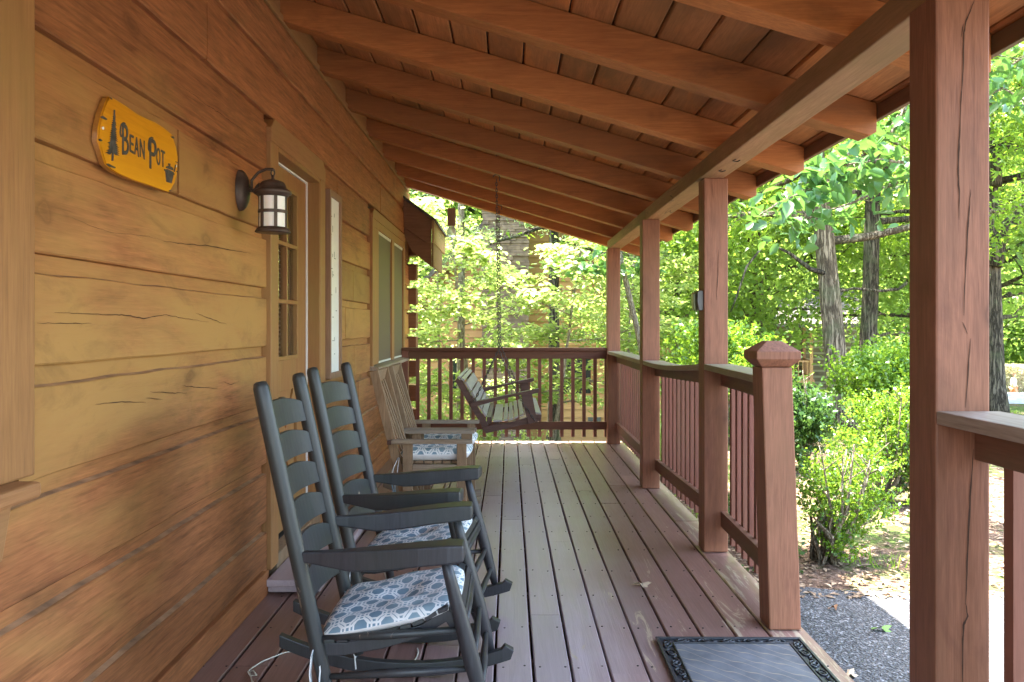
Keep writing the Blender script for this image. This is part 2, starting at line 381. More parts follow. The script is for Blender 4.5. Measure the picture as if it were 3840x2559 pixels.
me.materials.append(M['ground']); me.polygons.foreach_set('use_smooth', [True]*len(me.polygons))
g = bpy.data.objects.new('ground', me); col.objects.link(g); tag(g, 'leaf littered brown earth with thin grass patches beyond the porch', kind='structure')
def asphaltmat():
    m, nt, b = new_mat('old_asphalt')
    tc = N(nt, 'ShaderNodeTexCoord'); v = tc.outputs['Object']
    vo = N(nt, 'ShaderNodeTexVoronoi', i={'Scale': 75.0}); L(nt, v, vo.inputs[0])
    n = noise(nt, v, 60, 5, .7); n2 = noise(nt, v, 1.3, 4)
    c = ramp(nt, vo.outputs[1] if False else n, [(.38, (.018, .018, .02)), (.52, (.055, .055, .06)), (.60, (.16, .16, .165)), (.7, (.36, .36, .37))])
    c = mixc(nt, ramp(nt, n2, [(.4, (0,)*3), (.7, (.45,)*3)]), c, (.085, .083, .085))
    L(nt, c, b.inputs['Base Color']); b.inputs['Roughness'].default_value = .75; b.inputs['Specular IOR Level'].default_value = .4
    bp = N(nt, 'ShaderNodeBump', i={'Strength': 1.0, 'Distance': .012}); L(nt, vo.outputs[0], bp.inputs['Height']); L(nt, bp.outputs[0], b.inputs['Normal'])
    return m
M['asphalt'] = asphaltmat()
M['concrete'] = plain('pale_concrete', (.42, .42, .43), .85, var=.12, scale=8, bump=.2)
mb = MB()
edge = [(x, 4.42-.06*(x-1.9)+.035*math.sin(x*5)+.02*math.sin(x*13)) for x in [1.2+.12*i for i in range(70)]]
poly = edge+[(9.6, -9), (-7, -9), (-7, -1.6), (1.2, -1.6)]
mb.prism(poly, -.30, -.142, 'Z'); o = mb.build('asphalt_path', M['asphalt']); tag(o, 'coarse dark asphalt beside the porch steps', kind='structure')
mb = MB(); pts = []
RW = [(-2, 24.6), (4, 22.2), (8, 21.0), (12, 21.5), (18, 25), (24, 32), (30, 42), (38, 52), (60, 66)]
def ribbon(path, wd, up):
    mb = MB(); V_ = []
    for i in range(len(path)-1):
        for t in np.linspace(0, 1, 8, endpoint=False):
            x = path[i][0]*(1-t)+path[i+1][0]*t; y = path[i][1]*(1-t)+path[i+1][1]*t
            dx = path[i+1][0]-path[i][0]; dy = path[i+1][1]-path[i][1]; l = math.hypot(dx, dy)
            V_.append((x-dy/l*wd/2, y+dx/l*wd/2, x+dy/l*wd/2, y-dx/l*wd/2))
    vs = []; fs = []
    for a in V_:
        zz = max(gz(a[0], a[1]), gz(a[2], a[3]))+up
        vs += [(a[0], a[1], zz), (a[2], a[3], zz), (a[0], a[1], zz-.3), (a[2], a[3], zz-.3)]
    for i in range(len(V_)-1):
        k = 4*i; fs += [(k, k+1, k+5, k+4), (k+1, k+3, k+7, k+5), (k+2, k, k+4, k+6)]
    mb.add(vs, fs); return mb
o = ribbon(RW, 3.4, .05).build('road', M['concrete']); tag(o, 'pale concrete lane running behind the oaks', kind='structure')

# ================================================================= own cabin
WX = -1.21; RX = -1.234
cab = thing('log_cabin', 'ochre stained hewn log cabin wall with door and windows along the porch', 'cabin', (WX, 3.0, 0))
rng = random.Random(11)
CO = .2915
mb = MB()
def course(L0, spans, joints):
    top = L0+CO-.053
    for (a, b_) in spans:
        cols = [a]; y = a
        while y < b_-.22: y += .17; cols.append(y)
        cols.append(b_)
        js = [j for j in joints if a+.1 < j < b_-.1]
        ext = []
        for j in js: ext += [(j-.006, 0), (j-.003, 1), (j+.003, 1), (j+.006, 0)]
        cols = sorted([(c, 0) for c in cols if all(abs(c-j) > .02 for j in js)]+ext)
        P = []
        for (y, g_) in cols:
            jz = rng.uniform(-.0022, .0022); jt = rng.uniform(-.003, .003); jx = rng.uniform(-.0025, .0025)
            fx = RX-.004 if g_ else WX+jx
            P.append([(-1.262, y, L0-.001), (fx-.004, y, L0+jz), (fx, y, L0+.005+jz), (fx+.001, y, L0+.10), (fx, y, top-.004+jt), (min(fx, WX-.003)-.0005 if not g_ else fx, y, top-.001+jt), (RX, y, top+.0035+jt), (RX-.001, y, L0+CO-.001)])
        k = 8; vs = [p for r in P for p in r]
        fs = []; ms = []
        for i in range(len(P)-1):
            for j in range(k-1):
                fs.append((i*k+j, (i+1)*k+j, (i+1)*k+j+1, i*k+j+1)); ms.append(1 if j == 5 else 0)
        o0 = len(mb.v); mb.v += vs
        for f, m_ in zip(fs, ms): mb.f.append([q+o0 for q in f]); mb.m.append(m_); mb.sm.append(False)
        # closed ends
        for e in (0, len(P)-1):
            mb.f.append([o0+e*k+j for j in range(k)]); mb.m.append(0); mb.sm.append(False)
JO = {2: [1.2, 6.05], 3: [6.4], 5: [5.9], 6: [.2, 6.2], 7: [2.92], 8: [5.62, 1.0], 9: [3.2, 7.5], 4: [6.25], 1: [1.0, 6.3]}
for k in range(0, 11):
    L0 = .05+CO*k-.2915; mid = L0+CO/2
    if L0 > 2.72: pass
    cuts = []
    if mid < 2.33: cuts.append((4.02, 5.15))
    if .9 < mid < 2.34: cuts += [(6.97, 9.07), (.55, 1.97)]
    sp = []; a = -1.3  # wall stops short behind the camera too, opening the porch to sky light
    for c in sorted(cuts): sp.append((a, c[0])); a = c[1]
    sp.append((a, 9.73))
    course(L0, sp, JO.get(k, []))
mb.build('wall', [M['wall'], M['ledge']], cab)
# wall body behind the siding (holes at door and windows)
mb = MB()
for (a, b_, z0, z1) in [(-1.3, .57, -.3, 2.97), (.57, 1.9, -.3, .94), (.57, 1.9, 2.36, 2.97), (1.9, 4.1, -.3, 2.97), (4.1, 5.05, -.3, .16), (4.1, 5.05, 2.24, 2.97), (5.05, 7.3, -.3, 2.97), (7.3, 9.05, -.3, .94), (7.3, 9.05, 2.2, 2.97), (9.05, 9.72, -.3, 2.97)]:
    mb.box(-1.45, -1.255, a, b_, z0, z1)
mb.box(-1.45, -1.255, -1.3, 9.72, 2.97, 3.35)
mb.box(-6, -1.45, 9.5, 9.72, -1.2, 3.35); mb.box(-6, -1.45, -1.3, -1.1, -.3, 3.35); mb.box(-6, -5.8, -1.1, 9.5, -.3, 3.35); mb.box(-5.8, -1.45, -1.1, 9.5, -.3, -.2); mb.box(-6, -1.45, -1.3, 9.72, 3.35, 3.45)
mb.build('wall_core', M['dark'], cab)
# blocking between the rafters above the wall
mb = MB(); mb.box(-1.254, -1.232, -1.3, 9.73, 2.966, 3.2); mb.box(-1.232, -1.214, -1.3, 9.73, 2.945, 2.985); mb.build('frieze_board', M['trimy'], cab, bevel=.003)
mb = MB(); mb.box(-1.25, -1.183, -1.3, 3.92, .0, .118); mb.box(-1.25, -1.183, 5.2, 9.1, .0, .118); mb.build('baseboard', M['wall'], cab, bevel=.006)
M['eave'] = wood('eave_stain', (.13, .06, .028), (.21, .10, .05), 'X', rough=.7, knots=.2)
# interlocking log ends at the far corner
for k in range(11):
    L0 = .05+CO*k-.2915
    if k < 10:
        b1 = MB(); b1.box(-1.232, -1.118, 9.60, 9.80, L0+.07, L0+.26); b1.build('log_end', M['eave'], cab, bevel=.006)
# ---- door
CX = -1.187
mb = MB()
mb.box(-1.25, CX, 3.985, 4.115, .10, 2.24); c1 = mb.build('door_casing', M['trimz'], cab, bevel=.004)
mb = MB(); mb.box(-1.25, CX, 5.035, 5.165, .02, 2.24); mb.build('door_casing', M['trimz'], cab, bevel=.004)
mb = MB(); mb.prism([(3.985, 2.24), (5.165, 2.24), (5.165, 2.31), (5.10, 2.365), (4.05, 2.365), (3.985, 2.31)], -1.25, CX+.002, 'X'); mb.build('door_casing', M['trimy'], cab, bevel=.004)
mb = MB(); mb.box(-1.34, -1.19, 4.115, 4.127, .16, 2.228); mb.box(-1.34, -1.19, 5.023, 5.035, .16, 2.228); mb.box(-1.34, -1.19, 4.127, 5.023, 2.216, 2.24)
mb.box(-1.30, -1.262, 5.0155, 5.023, .16, 2.216); mb.build('door_jamb', M['door'], cab, bevel=.002)
mb = MB(); mb.box(-1.285, -1.264, 5.004, 5.015, .17, 2.2155); mb.box(-1.285, -1.264, 4.128, 5.004, 2.207, 2.2155); mb.build('weatherstrip', M['white'], cab)
mb = MB(); D0, D1 = 4.130, 5.002; DX0, DX1 = -1.312, -1.272; G0, G1, GZ0, GZ1 = 4.34, 4.79, 1.135, 2.10
mb.box(DX0, DX1, D0, G0, .17, 2.204); mb.box(DX0, DX1, G1, D1, .17, 2.204); mb.box(DX0, DX1, G0, G1, GZ1, 2.204); mb.box(DX0, DX1, G0, G1, .95, GZ0)
mb.box(DX0, DX1, G0, G1, .17, .36); mb.box(DX0, DX1-.018, G0, G1, .36, .95)
# crossbuck
mb.bar((DX1-.011, G0, .37), (DX1-.011, G1, .94), .013, .09, up=(0, -1, 1)); mb.bar((DX1-.0105, G1, .37), (DX1-.0105, G0, .94), .0125, .09, up=(0, 1, 1))
door = mb.build('door', M['door'], cab, bevel=.003)
mb = MB(); t = .024
mb.box(DX0+.004, DX1+.006, G0-.012, G0+.012, GZ0, GZ1); mb.box(DX0+.004, DX1+.006, G1-.012, G1+.012, GZ0, GZ1)
mb.box(DX0+.004, DX1+.005, 4.555, 4.579, GZ0, GZ1)
for z in (GZ0, 1.455, 1.78, GZ1): mb.box(DX0+.005, DX1+.0065, G0, G1, z-.012, z+.012)
mb.build('muntin', M['door'], door, bevel=.003)
m, nt, b = new_mat('door_glass'); b.inputs['Base Color'].default_value = (.9, .95, .92, 1); b.inputs['Roughness'].default_value = 0; b.inputs['Transmission Weight'].default_value = 1.0; b.inputs['IOR'].default_value = 2.1; M['dglass'] = m
mb = MB(); mb.box(-1.296, -1.290, G0, G1, GZ0, GZ1); mb.build('pane', M['dglass'], door)
mb = MB()
for i in range(38):
    z = GZ0+.01+i*.0255; mb.hexa([(-1.36, G0-.03, z), (-1.36, G1+.03, z), (-1.342, G1+.03, z-.010), (-1.342, G0-.03, z-.010), (-1.36, G0-.03, z+.0015), (-1.36, G1+.03, z+.0015), (-1.342, G1+.03, z-.0085), (-1.342, G0-.03, z-.0085)])
M['blind'] = plain('blind_slat', (.10, .08, .055), .6)
mb.build('blind', M['blind'], door)
mb = MB(); mb.tube([(-1.272, 4.235, 1.03), (-1.255, 4.235, 1.03)], .016, 14); mb.build('deadbolt', M['bronze'], door)
mb = MB(); mb.tube([(-1.272, 4.235, .93), (-1.225, 4.235, .93)], .012, 10); mb.tube([(-1.225, 4.235, .93), (-1.222, 4.34, .925)], .009, 8); mb.build('handle', M['bronze'], door)
mb = MB(); mb.prism([(-1.315, .165), (-1.19, .145), (-1.19, .02), (-1.315, .02)], 4.10, 5.05, 'Y'); mb.build('threshold', M['weather'], cab, bevel=.003)
mb = MB(); mb.box(-1.183, -.93, 3.92, 5.28, .012, .072); mb.box(-1.186, -.915, 3.90, 5.30, .045, .078); mb.build('door_step', M['deck'], cab, bevel=.004)
# ---- far double window
mb = MB(); F0, F1, F2, F3 = 6.95, 7.28, 9.02, 9.10
fr = MB(); fr.box(-1.25, CX, 6.95, 7.02, .80, 2.26); fr.box(-1.25, CX, 9.03, 9.10, .97, 2.26)
fr.prism([(6.95, 2.26), (9.10, 2.26), (9.10, 2.30), (9.04, 2.345), (7.01, 2.345), (6.95, 2.30)], -1.25, CX+.003, 'X'); fr.box(-1.25, CX-.004, 7.02, 9.03, 2.19, 2.26); fr.box(-1.25, CX-.005, 7.02, 7.30, .97, 2.19); fr.box(-1.25, CX-.003, 8.12, 8.28, .97, 2.19); fr.box(-1.25, CX-.006, 9.005, 9.03, .97, 2.19)
win = fr.build('window', M['trimz'], cab, bevel=.003)
for (a, b_) in ((7.30, 8.12), (8.28, 9.005)):
    q = MB(); q.box(-1.215, -1.207, a, b_, .985, 2.175); q.build('screen', M['screen'], win)
    q = MB(); q.box(-1.226, -1.202, a, b_, 2.162, 2.188); q.build('sash', M['sashw'], win); q = MB(); q.box(-1.226, -1.202, a, b_, .972, .990); q.build('sash', M['sashw'], win)
    q = MB(); q.box(-1.245, -1.24, a, b_, .99, 2.17); q.build('pane', M['pane'], win)
q = MB(); q.prism([(-1.25, .972), (-1.13, .955), (-1.13, .925), (-1.25, .925)], 6.93, 9.13, 'Y'); q.build('sill', M['cap'], win, bevel=.004)
# ---- near window, mostly out of frame
fr = MB(); fr.box(-1.25, CX, 1.86, 2.005, .945, 2.60); fr.box(-1.25, CX, .50, .64, .945, 2.60); fr.box(-1.25, CX+.002, .50, 2.005, 2.60, 2.70); fr.box(-1.25, CX-.006, .64, 1.86, .945, 1.0)
win2 = fr.build('window', M['trimz'], cab, bevel=.006)
q = MB(); q.box(-1.235, -1.229, .64, 1.86, 1.0, 2.6); q.build('pane', M['pane'], win2)
q = MB(); q.box(-1.25, -1.128, .45, 1.935, .905, .945); q.build('sill', M['trimy'], win2, bevel=.010)
q = MB(); q.prism([(.5, .905), (1.90, .905), (1.86, .77), (.5, .77)], -1.25, -1.178, 'X'); q.build('apron', M['trimy'], win2, bevel=.005)
# ---- eave of the rear wing seen past the corner
def E_(x, y, Y=9.14): p = U(1400+x/1.346, 560+y/1.346, Y); return (p.x, p.z)
M['shingle'] = plain('asphalt_shingle', (.09, .075, .065), .95, var=.4, scale=20, bump=.5)
mb = MB(); mb.prism([E_(150, 250), E_(296, 356), E_(291, 471), E_(268, 471), E_(150, 392)][::-1], 9.14, 9.18, 'Y'); mb.build('eave', M['eave'], cab, bevel=.002)
mb = MB(); mb.prism([E_(150, 385), E_(268, 468), E_(291, 468), E_(291, 592), E_(190, 512), E_(150, 430)][::-1], 9.185, 9.22, 'Y'); mb.build('eave_soffit', M['eave'], cab, bevel=.002)
x0, z0 = E_(291, 592); x1, z1 = E_(320, 480); mb = MB(); mb.box(x0+.003, x0+.022, 9.20, 10.4, z0+.0, z1+.04); mb.build('eave_return', M['eave'], cab, bevel=.002)
x0, z0 = E_(296, 356); x1, z1 = E_(291, 471); mb = MB(); mb.prism([(x0+.002, z0), (x0+.024, z0-.012), (x0+.020, z1+.004), (x0-.002, z1)], 9.13, 10.75, 'Y'); mb.build('eave_fascia', M['beam'], cab, bevel=.002)
a = E_(150, 250); mb = MB(); mb.prism([(a[0]-.1, a[1]+.08), (x0+.05, z0-.03), (x0+.05, z0+.0), (a[0]-.1, a[1]+.11)], 9.10, 10.8, 'Y'); mb.build('roof', M['shingle'], cab)
# drying splits in the wall boards
M['crack'] = plain('open_split', (.05, .022, .010), .9)
def crack(pts, w0, place, nrm, mbk):
    P = [place(*p) for p in pts]; n = len(P); up = Vector((0, 0, 1)) if abs(nrm[2]) < .5 else Vector((0, 1, 0)); L_ = []
    for i, p in enumerate(P):
        d = (P[min(i+1, n-1)]-P[max(i-1, 0)]).normalized(); s_ = d.cross(Vector(nrm)).normalized(); wd = w0*(.25+.9*math.sin(math.pi*(i+.3)/(n-.4)))*(.7+.6*((i*37) % 10)/10)
        L_ += [tuple(p+s_*wd), tuple(p-s_*wd)]
    mbk.add(L_, [(2*i, 2*i+1, 2*i+3, 2*i+2) for i in range(n-1)])
def dens(pts, k=4, j=2.0, seed=1):
    r_ = random.Random(seed); o = []
    for a, b_ in zip(pts[:-1], pts[1:]):
        for i in range(k): t = i/k; o.append((a[0]+(b_[0]-a[0])*t+(r_.uniform(-j, j) if i else 0), a[1]+(b_[1]-a[1])*t+(r_.uniform(-j, j) if i else 0)))
    return o+[pts[-1]]
z0f = lambda x, y: UX(x/1.225, y/1.225, WX+.0042); z1f = lambda x, y: UX(x/1.2263, 1280+y/1.2263, WX+.0042)
mb = MB()
for i, (pl, pts, w_) in enumerate([(z0f, [(330, 1000), (420, 1040), (520, 1070), (680, 1085), (760, 1110)], .0006), (z0f, [(750, 1108), (850, 1122), (960, 1130), (1060, 1150), (1150, 1165)], .0018), (z0f, [(170, 1485), (330, 1487), (420, 1486)], .0012), (z0f, [(250, 1436), (380, 1442), (520, 1447), (600, 1450), (660, 1465), (760, 1445), (850, 1465), (960, 1480)], .0014), (z0f, [(900, 1440), (980, 1470), (1040, 1490)], .0012), (z0f, [(820, 380), (880, 430), (960, 490), (1010, 520), (1090, 580), (1160, 640), (1230, 700)], .0011),
        (z1f, [(440, 290), (560, 278), (670, 282)], .0015), (z1f, [(670, 262), (748, 268)], .0012), (z1f, [(690, 232), (780, 238), (860, 238)], .0014), (z1f, [(840, 205), (900, 212), (1000, 218)], .0014), (z1f, [(1030, 188), (1060, 200), (1100, 185)], .001), (z1f, [(1110, 1070), (1150, 1050)], .001)]):
    crack(dens(pts, 6, 2.2, i), w_*.75, pl, (1, 0, 0), mb)
mb.build('splits', M['crack'], cab)['kind'] = 'stuff'

# ================================================================= porch
por = thing('covered_porch', 'red brown timber porch with plank deck, square posts and open rafter roof', 'porch', (0, 4, 0))
mb = MB(); rng = random.Random(3)
JT = {0: [5.44], 1: [3.65, 7.6], 2: [4.88, 1.2], 3: [3.03, 7.9], 4: [6.4, 2.4], 5: [5.94, 1.6], 6: [2.9, 6.6], 7: [7.06, 3.657], 8: [5.40, 2.2], -1: [6.2], -2: [3.3, 6.9], -3: [5.1], -4: [2.4, 7.0], -5: [4.4], -6: [6.3], -7: [3.1], -8: [5.0]}
for k in range(-8, 9):
    x0 = -.055+.1458*k+.005; x1 = x0+.1458-.010
    if k == 8: x1 = 1.283
    if k == -8: x0 += .02
    seg = [-1.3]+sorted(JT.get(k, []))+[9.13]
    for a, b_ in zip(seg[:-1], seg[1:]):
        a += .0015; b_ -= .0015
        n = max(1, int((b_-a)/.5)); dz = rng.uniform(-.0012, .0012); vs = []; fs = []
        for i in range(n+1):
            y = a+(b_-a)*i/n; j = rng.uniform(-.0018, .0018) if 0 < i < n else 0; c = .004
            vs += [(x0+j, y, -.036), (x0+j, y, -c+dz), (x0+c+j, y, dz), ((x0+x1)/2+j, y, dz-.0008), (x1-c+j, y, dz), (x1+j, y, -c+dz), (x1+j, y, -.036)]
        for i in range(n):
            for q in range(6): fs.append((i*7+q, i*7+q+1, (i+1)*7+q+1, (i+1)*7+q))
            fs.append((i*7+6, i*7, (i+1)*7, (i+1)*7+6))
        fs.append([0,6,5,4,3,2,1]); fs.append([n*7+q for q in range(7)])
        mb.add(vs, fs)
deck = mb.build('deck', M['deck'], por)
mb = MB()
for j in range(0, 22):
    y = .25+j*.406
    for k in range(-8, 9):
        x0 = -.055+.1458*k
        for dx in (.028, .118):
            if rng.random() < .12: continue
            cx = x0+dx+rng.uniform(-.008, .008); cy = y+rng.uniform(-.012, .012)
            mb.add([(cx+.0042*math.cos(a), cy+.0042*math.sin(a), .0016) for a in [i*math.pi/3 for i in range(6)]]+[(cx+.0042*math.cos(a), cy+.0042*math.sin(a), -.004) for a in [i*math.pi/3 for i in range(6)]], [(0,1,2,3,4,5)]+[(i, i+6, (i+1) % 6+6, (i+1) % 6) for i in range(6)])
mb.build('deck_nails', M['nail'], por)['kind'] = 'stuff'
mb = MB(); mb.box(1.225, 1.262, -1.28, 9.09, -.22, -.037); mb.box(-1.25, 1.225, 9.052, 9.09, -.22, -.037)
for j in range(0, 26): mb.box(-1.25, 1.225, -1.25+j*.406, -1.212+j*.406, -.22, -.037)
mb.build('deck_joists', M['eave'], por)
# roof, ended just behind the camera to let more sky light in
SL = .295
def zr(x): return 2.27+SL*(1.11-x)
RY = [-1.25, -.66, .18, 1.0, 1.83, 2.63, 3.45, 4.30, 5.13, 6.02, 6.90, 7.77, 8.63, 9.40]
RD = .150; XT = 1.586
r0 = None
for y in RY:
    if r0 is None:
        mb = MB(); mb.prism([(-1.235, zr(-1.235)), (XT-.035, zr(XT-.035)), (XT, zr(XT)+.025), (XT, zr(XT)+RD), (-1.235, zr(-1.235)+RD)], 0, .112, 'Y')
        r0 = mb.build('rafter', M['rafter'], por, bevel=.004, world=False); r = r0
    else:
        r = r0.copy(); col.objects.link(r); r.parent = por
    r.location = (0, y-4, 0)
mb = MB(); x = -1.235; i = 0
while x < 1.60:
    x1 = min(x+.187, 1.62); g_ = .004; c = .007
    za = lambda q: zr(q)+RD+.002
    mb.prism([(x+g_, za(x+g_)+c), (x+g_+c, za(x+g_+c)), (x1-g_-c, za(x1-g_-c)), (x1-g_, za(x1-g_)+c), (x1-g_, za(x1-g_)+.03), (x+g_, za(x+g_)+.03)], -1.3, 9.56, 'Y')
    x = x1; i += 1
mb.build('roof_boards', M['ceil'], por)
mb = MB(); mb.prism([(-1.3, zr(-1.3)+RD+.034), (1.66, zr(1.66)+RD+.034), (1.66, zr(1.66)+RD+.055), (-1.3, zr(-1.3)+RD+.055)], -1.35, 9.60, 'Y'); mb.build('roof_cover', M['shingle'], por)
mb = MB(); zf = zr(XT)+RD; mb.box(XT+.002, XT+.026, -1.32, 9.575, zf-.07, zf-.004); mb.build('fascia', M['raily'], por, bevel=.003)
# beam in three lengths
for (a, b_) in ((-1.3, 2.12), (2.123, 6.53), (6.533, 9.07)):
    mb = MB(); mb.box(1.110, 1.250, a, b_, 2.178, 2.272); mb.build('beam', M['beam'], por, bevel=.005)
for (u, v) in ((2760, 603), (2706, 641)):
    mb = MB()
    Y = (2.178-CH)*FPX/(V0-v); p = U(u, v, Y); X = p.x
    pts = [(X+.016*math.cos(a), Y+.03*math.sin(a)-.012, 2.176) for a in np.linspace(-.2, math.pi+.9, 9)]; mb.tube(pts, .0028, 6)
    mb.build('cup_hook', M['bronze'], por)
PT = [(1.09, 8.87), (1.075, 6.46), (1.132, 4.65), (1.096, 2.056), (1.10, -.75)]
for i, (x, y) in enumerate(PT):
    mb = MB(); mb.box(x, x+.14, y, y+.14, .002, 2.1775)
    o = mb.build('post', M['post'], por, bevel=.006)
# long drying splits in the posts, as seen on each front face
pz8 = lambda Y: (lambda x, y: U(2700+x/1.2246, y/1.2246, Y)); pz7 = lambda Y: (lambda x, y: U(2900+x/1.1543, 1200+y/1.1543, Y)); pz5 = lambda Y: (lambda x, y: U(2200+x/1.7425, 500+y/1.7425, Y)); pz6 = lambda Y: (lambda x, y: U(2200+x/1.2456, 1300+y/1.2456, Y))
mb = MB()
for i, (pl, pts, w_) in enumerate([(pz8(2.0545), [(1168, 0), (1150, 50), (1130, 95), (1120, 150), (1116, 330), (1105, 500)], .0016), (pz8(2.0545), [(1108, 420), (1102, 600), (1096, 700), (1094, 800), (1100, 900), (1098, 1010)], .0018), (pz8(2.0545), [(1152, 870), (1145, 960), (1138, 1050), (1130, 1200), (1120, 1450)], .0016), (pz8(2.0545), [(1118, 110), (1108, 170)], .001),
        (pz7(2.0545), [(855, 80), (845, 200), (832, 380)], .0013), (pz7(2.0545), [(866, 560), (855, 720), (845, 900), (838, 1100), (832, 1230)], .0021), (pz7(2.0545), [(832, 1225), (842, 1282), (824, 1320), (820, 1400), (818, 1600)], .0022), (pz7(2.0545), [(820, 10), (840, 60)], .001),
        (pz5(4.6485), [(862, 760), (858, 900), (853, 1000), (849, 1090)], .0018), (pz5(4.6485), [(820, 330), (826, 420)], .0008)]):
    crack(dens(pts, 4, 1.2, i), w_, pl, (0, -1, 0), mb)
mb.build('splits', M['crack'], por)['kind'] = 'stuff'
# newel
mb = MB(); nx0, ny0 = 1.126, 3.46
def nw(x, y, z): return (x-.034*z/1.14, y, z)
mb.hexa([nw(nx0, ny0, .002), nw(nx0+.138, ny0, .002), nw(nx0+.138, ny0+.14, .002), nw(nx0, ny0+.14, .002), nw(nx0, ny0, 1.138), nw(nx0+.132, ny0, 1.138), nw(nx0+.132, ny0+.14, 1.138), nw(nx0, ny0+.14, 1.138)])
ne = mb.build('newel_post', M['post'], por, bevel=.006)
mb = MB(); cx, cy = nx0-.034+.066, ny0+.07
lv = [(.058, 1.139), (.066, 1.142), (.094, 1.172), (.096, 1.176), (.096, 1.205), (.093, 1.209), (.036, 1.250), (.030, 1.252)]
vs = [(cx+a*r, cy+b_*r, z) for r, z in lv for a, b_ in ((-1,-1),(1,-1),(1,1),(-1,1))]
fs = [(4*i+j, 4*i+(j+1) % 4, 4*i+4+(j+1) % 4, 4*i+4+j) for i in range(7) for j in range(4)]+[(3,2,1,0), (28,29,30,31)]
mb.add(vs, fs); mb.build('finial', M['post'], ne, bevel=.003)

# ================================================================= railings
RG = 'balustrade sections between the porch posts'
bal0 = None
def baluster(x, y, z1, parent, mat, og):
    global bal0
    if bal0 is None:
        mb = MB(); mb.box(-.019, .019, -.019, .019, 0, 1); bal0 = mb.build('baluster', mat, parent, bevel=0, world=False); o = bal0
    else:
        o = bal0.copy(); col.objects.link(o); o.parent = parent
    o.location = (x-og[0], y-og[1], .065-og[2]); o.scale = (1, 1, z1-.065); return o
def side_rail(label, xa, ya, za, xb, yb, zb, bow=0, sag=0):
    """from the far post (a) to the near post (b); cap inner edge x and top z given at each end"""
    t = thing('porch_railing', label, 'railing', ((xa+xb)/2+.1, (ya+yb)/2, 0), group=RG)
    og = ORG[t.name]; mb = MB(); n = 10; vs = []; fs = []
    for i in range(n+1):
        s = i/n; y = ya+(yb-ya)*s; x = xa+(xb-xa)*s-bow*math.sin(math.pi*s); z = za+(zb-za)*s-sag*math.sin(math.pi*s)
        vs += [(x, y, z-.034), (x+.165, y, z-.034), (x+.165, y, z), (x, y, z)]
    for i in range(n):
        for j in range(4): fs.append((4*i+j, 4*i+(j+1) % 4, 4*i+4+(j+1) % 4, 4*i+4+j))
    fs += [(3,2,1,0), (4*n, 4*n+1, 4*n+2, 4*n+3)]
    mb.add(vs, fs); mb.build('cap', M['cap'], t, bevel=.004)
    xm = lambda s: xa+(xb-xa)*s+.098
    for nm, lo, hi in (('top_rail', None, None), ('bottom_rail', .152, .24)):
        mb = MB()
        z0a, z1a = (za-.125, za-.036) if lo is None else (lo, hi); z0b, z1b = (zb-.125, zb-.036) if lo is None else (lo, hi)
        if sag and lo is None: z1a -= .012; z1b -= .012
        mb.hexa([(xm(0), ya, z0a), (xm(0)+.036, ya, z0a), (xm(1)+.036, yb, z0b), (xm(1), yb, z0b), (xm(0), ya, z1a), (xm(0)+.036, ya, z1a), (xm(1)+.036, yb, z1b), (xm(1), yb, z1b)])
        mb.build(nm, M['raily'], t, bevel=.003)
    L_ = abs(yb-ya); n = int(L_/.125); off = (L_-(n-1)*.125)/2
    for i in range(n):
        s = (off+i*.125)/L_; y = ya+(yb-ya)*s; baluster(xm(s)+.0555, y, za+(zb-za)*s-.036-sag*math.sin(math.pi*s), t, M['railz'], og)
    return t
side_rail('farthest side railing running to the deck corner', 1.088, 8.868, 1.036, 1.078, 6.602, 1.034)
side_rail('side railing with sagging cap between the second and third porch posts', 1.077, 6.458, 1.037, 1.128, 4.792, 1.088, bow=.02, sag=.022)
side_rail('side railing between the tallest middle post and the faceted newel post', 1.13, 4.648, 1.096, 1.100, 3.602, 1.096)
side_rail('railing at right edge leading toward the camera from the nearest post', 1.096, 2.054, 1.10, 1.10, -.61, 1.10)
t = thing('porch_railing', 'long end railing across the far end behind the swing', 'railing', (0, 8.99, 0), group=RG); og = ORG[t.name]
mb = MB(); mb.box(-1.205, 1.088, 8.925, 9.075, 1.036, 1.070); mb.build('cap', M['railx'], t, bevel=.004)
mb = MB(); mb.box(-1.13, 1.092, 8.965, 9.003, .945, 1.034); mb.build('top_rail', M['railx'], t, bevel=.003)
mb = MB(); mb.box(-1.13, 1.092, 8.965, 9.003, .152, .24); mb.build('bottom_rail', M['railx'], t, bevel=.003)
mb = MB(); mb.box(-1.205, -1.132, 8.94, 9.02, .002, 1.035); mb.build('end_post', M['railz'], t, bevel=.004)
for i in range(18):
    baluster((1563+41.5*i-1910+4)*9.03/3000, 9.024, 1.034, t, M['railz'], og)
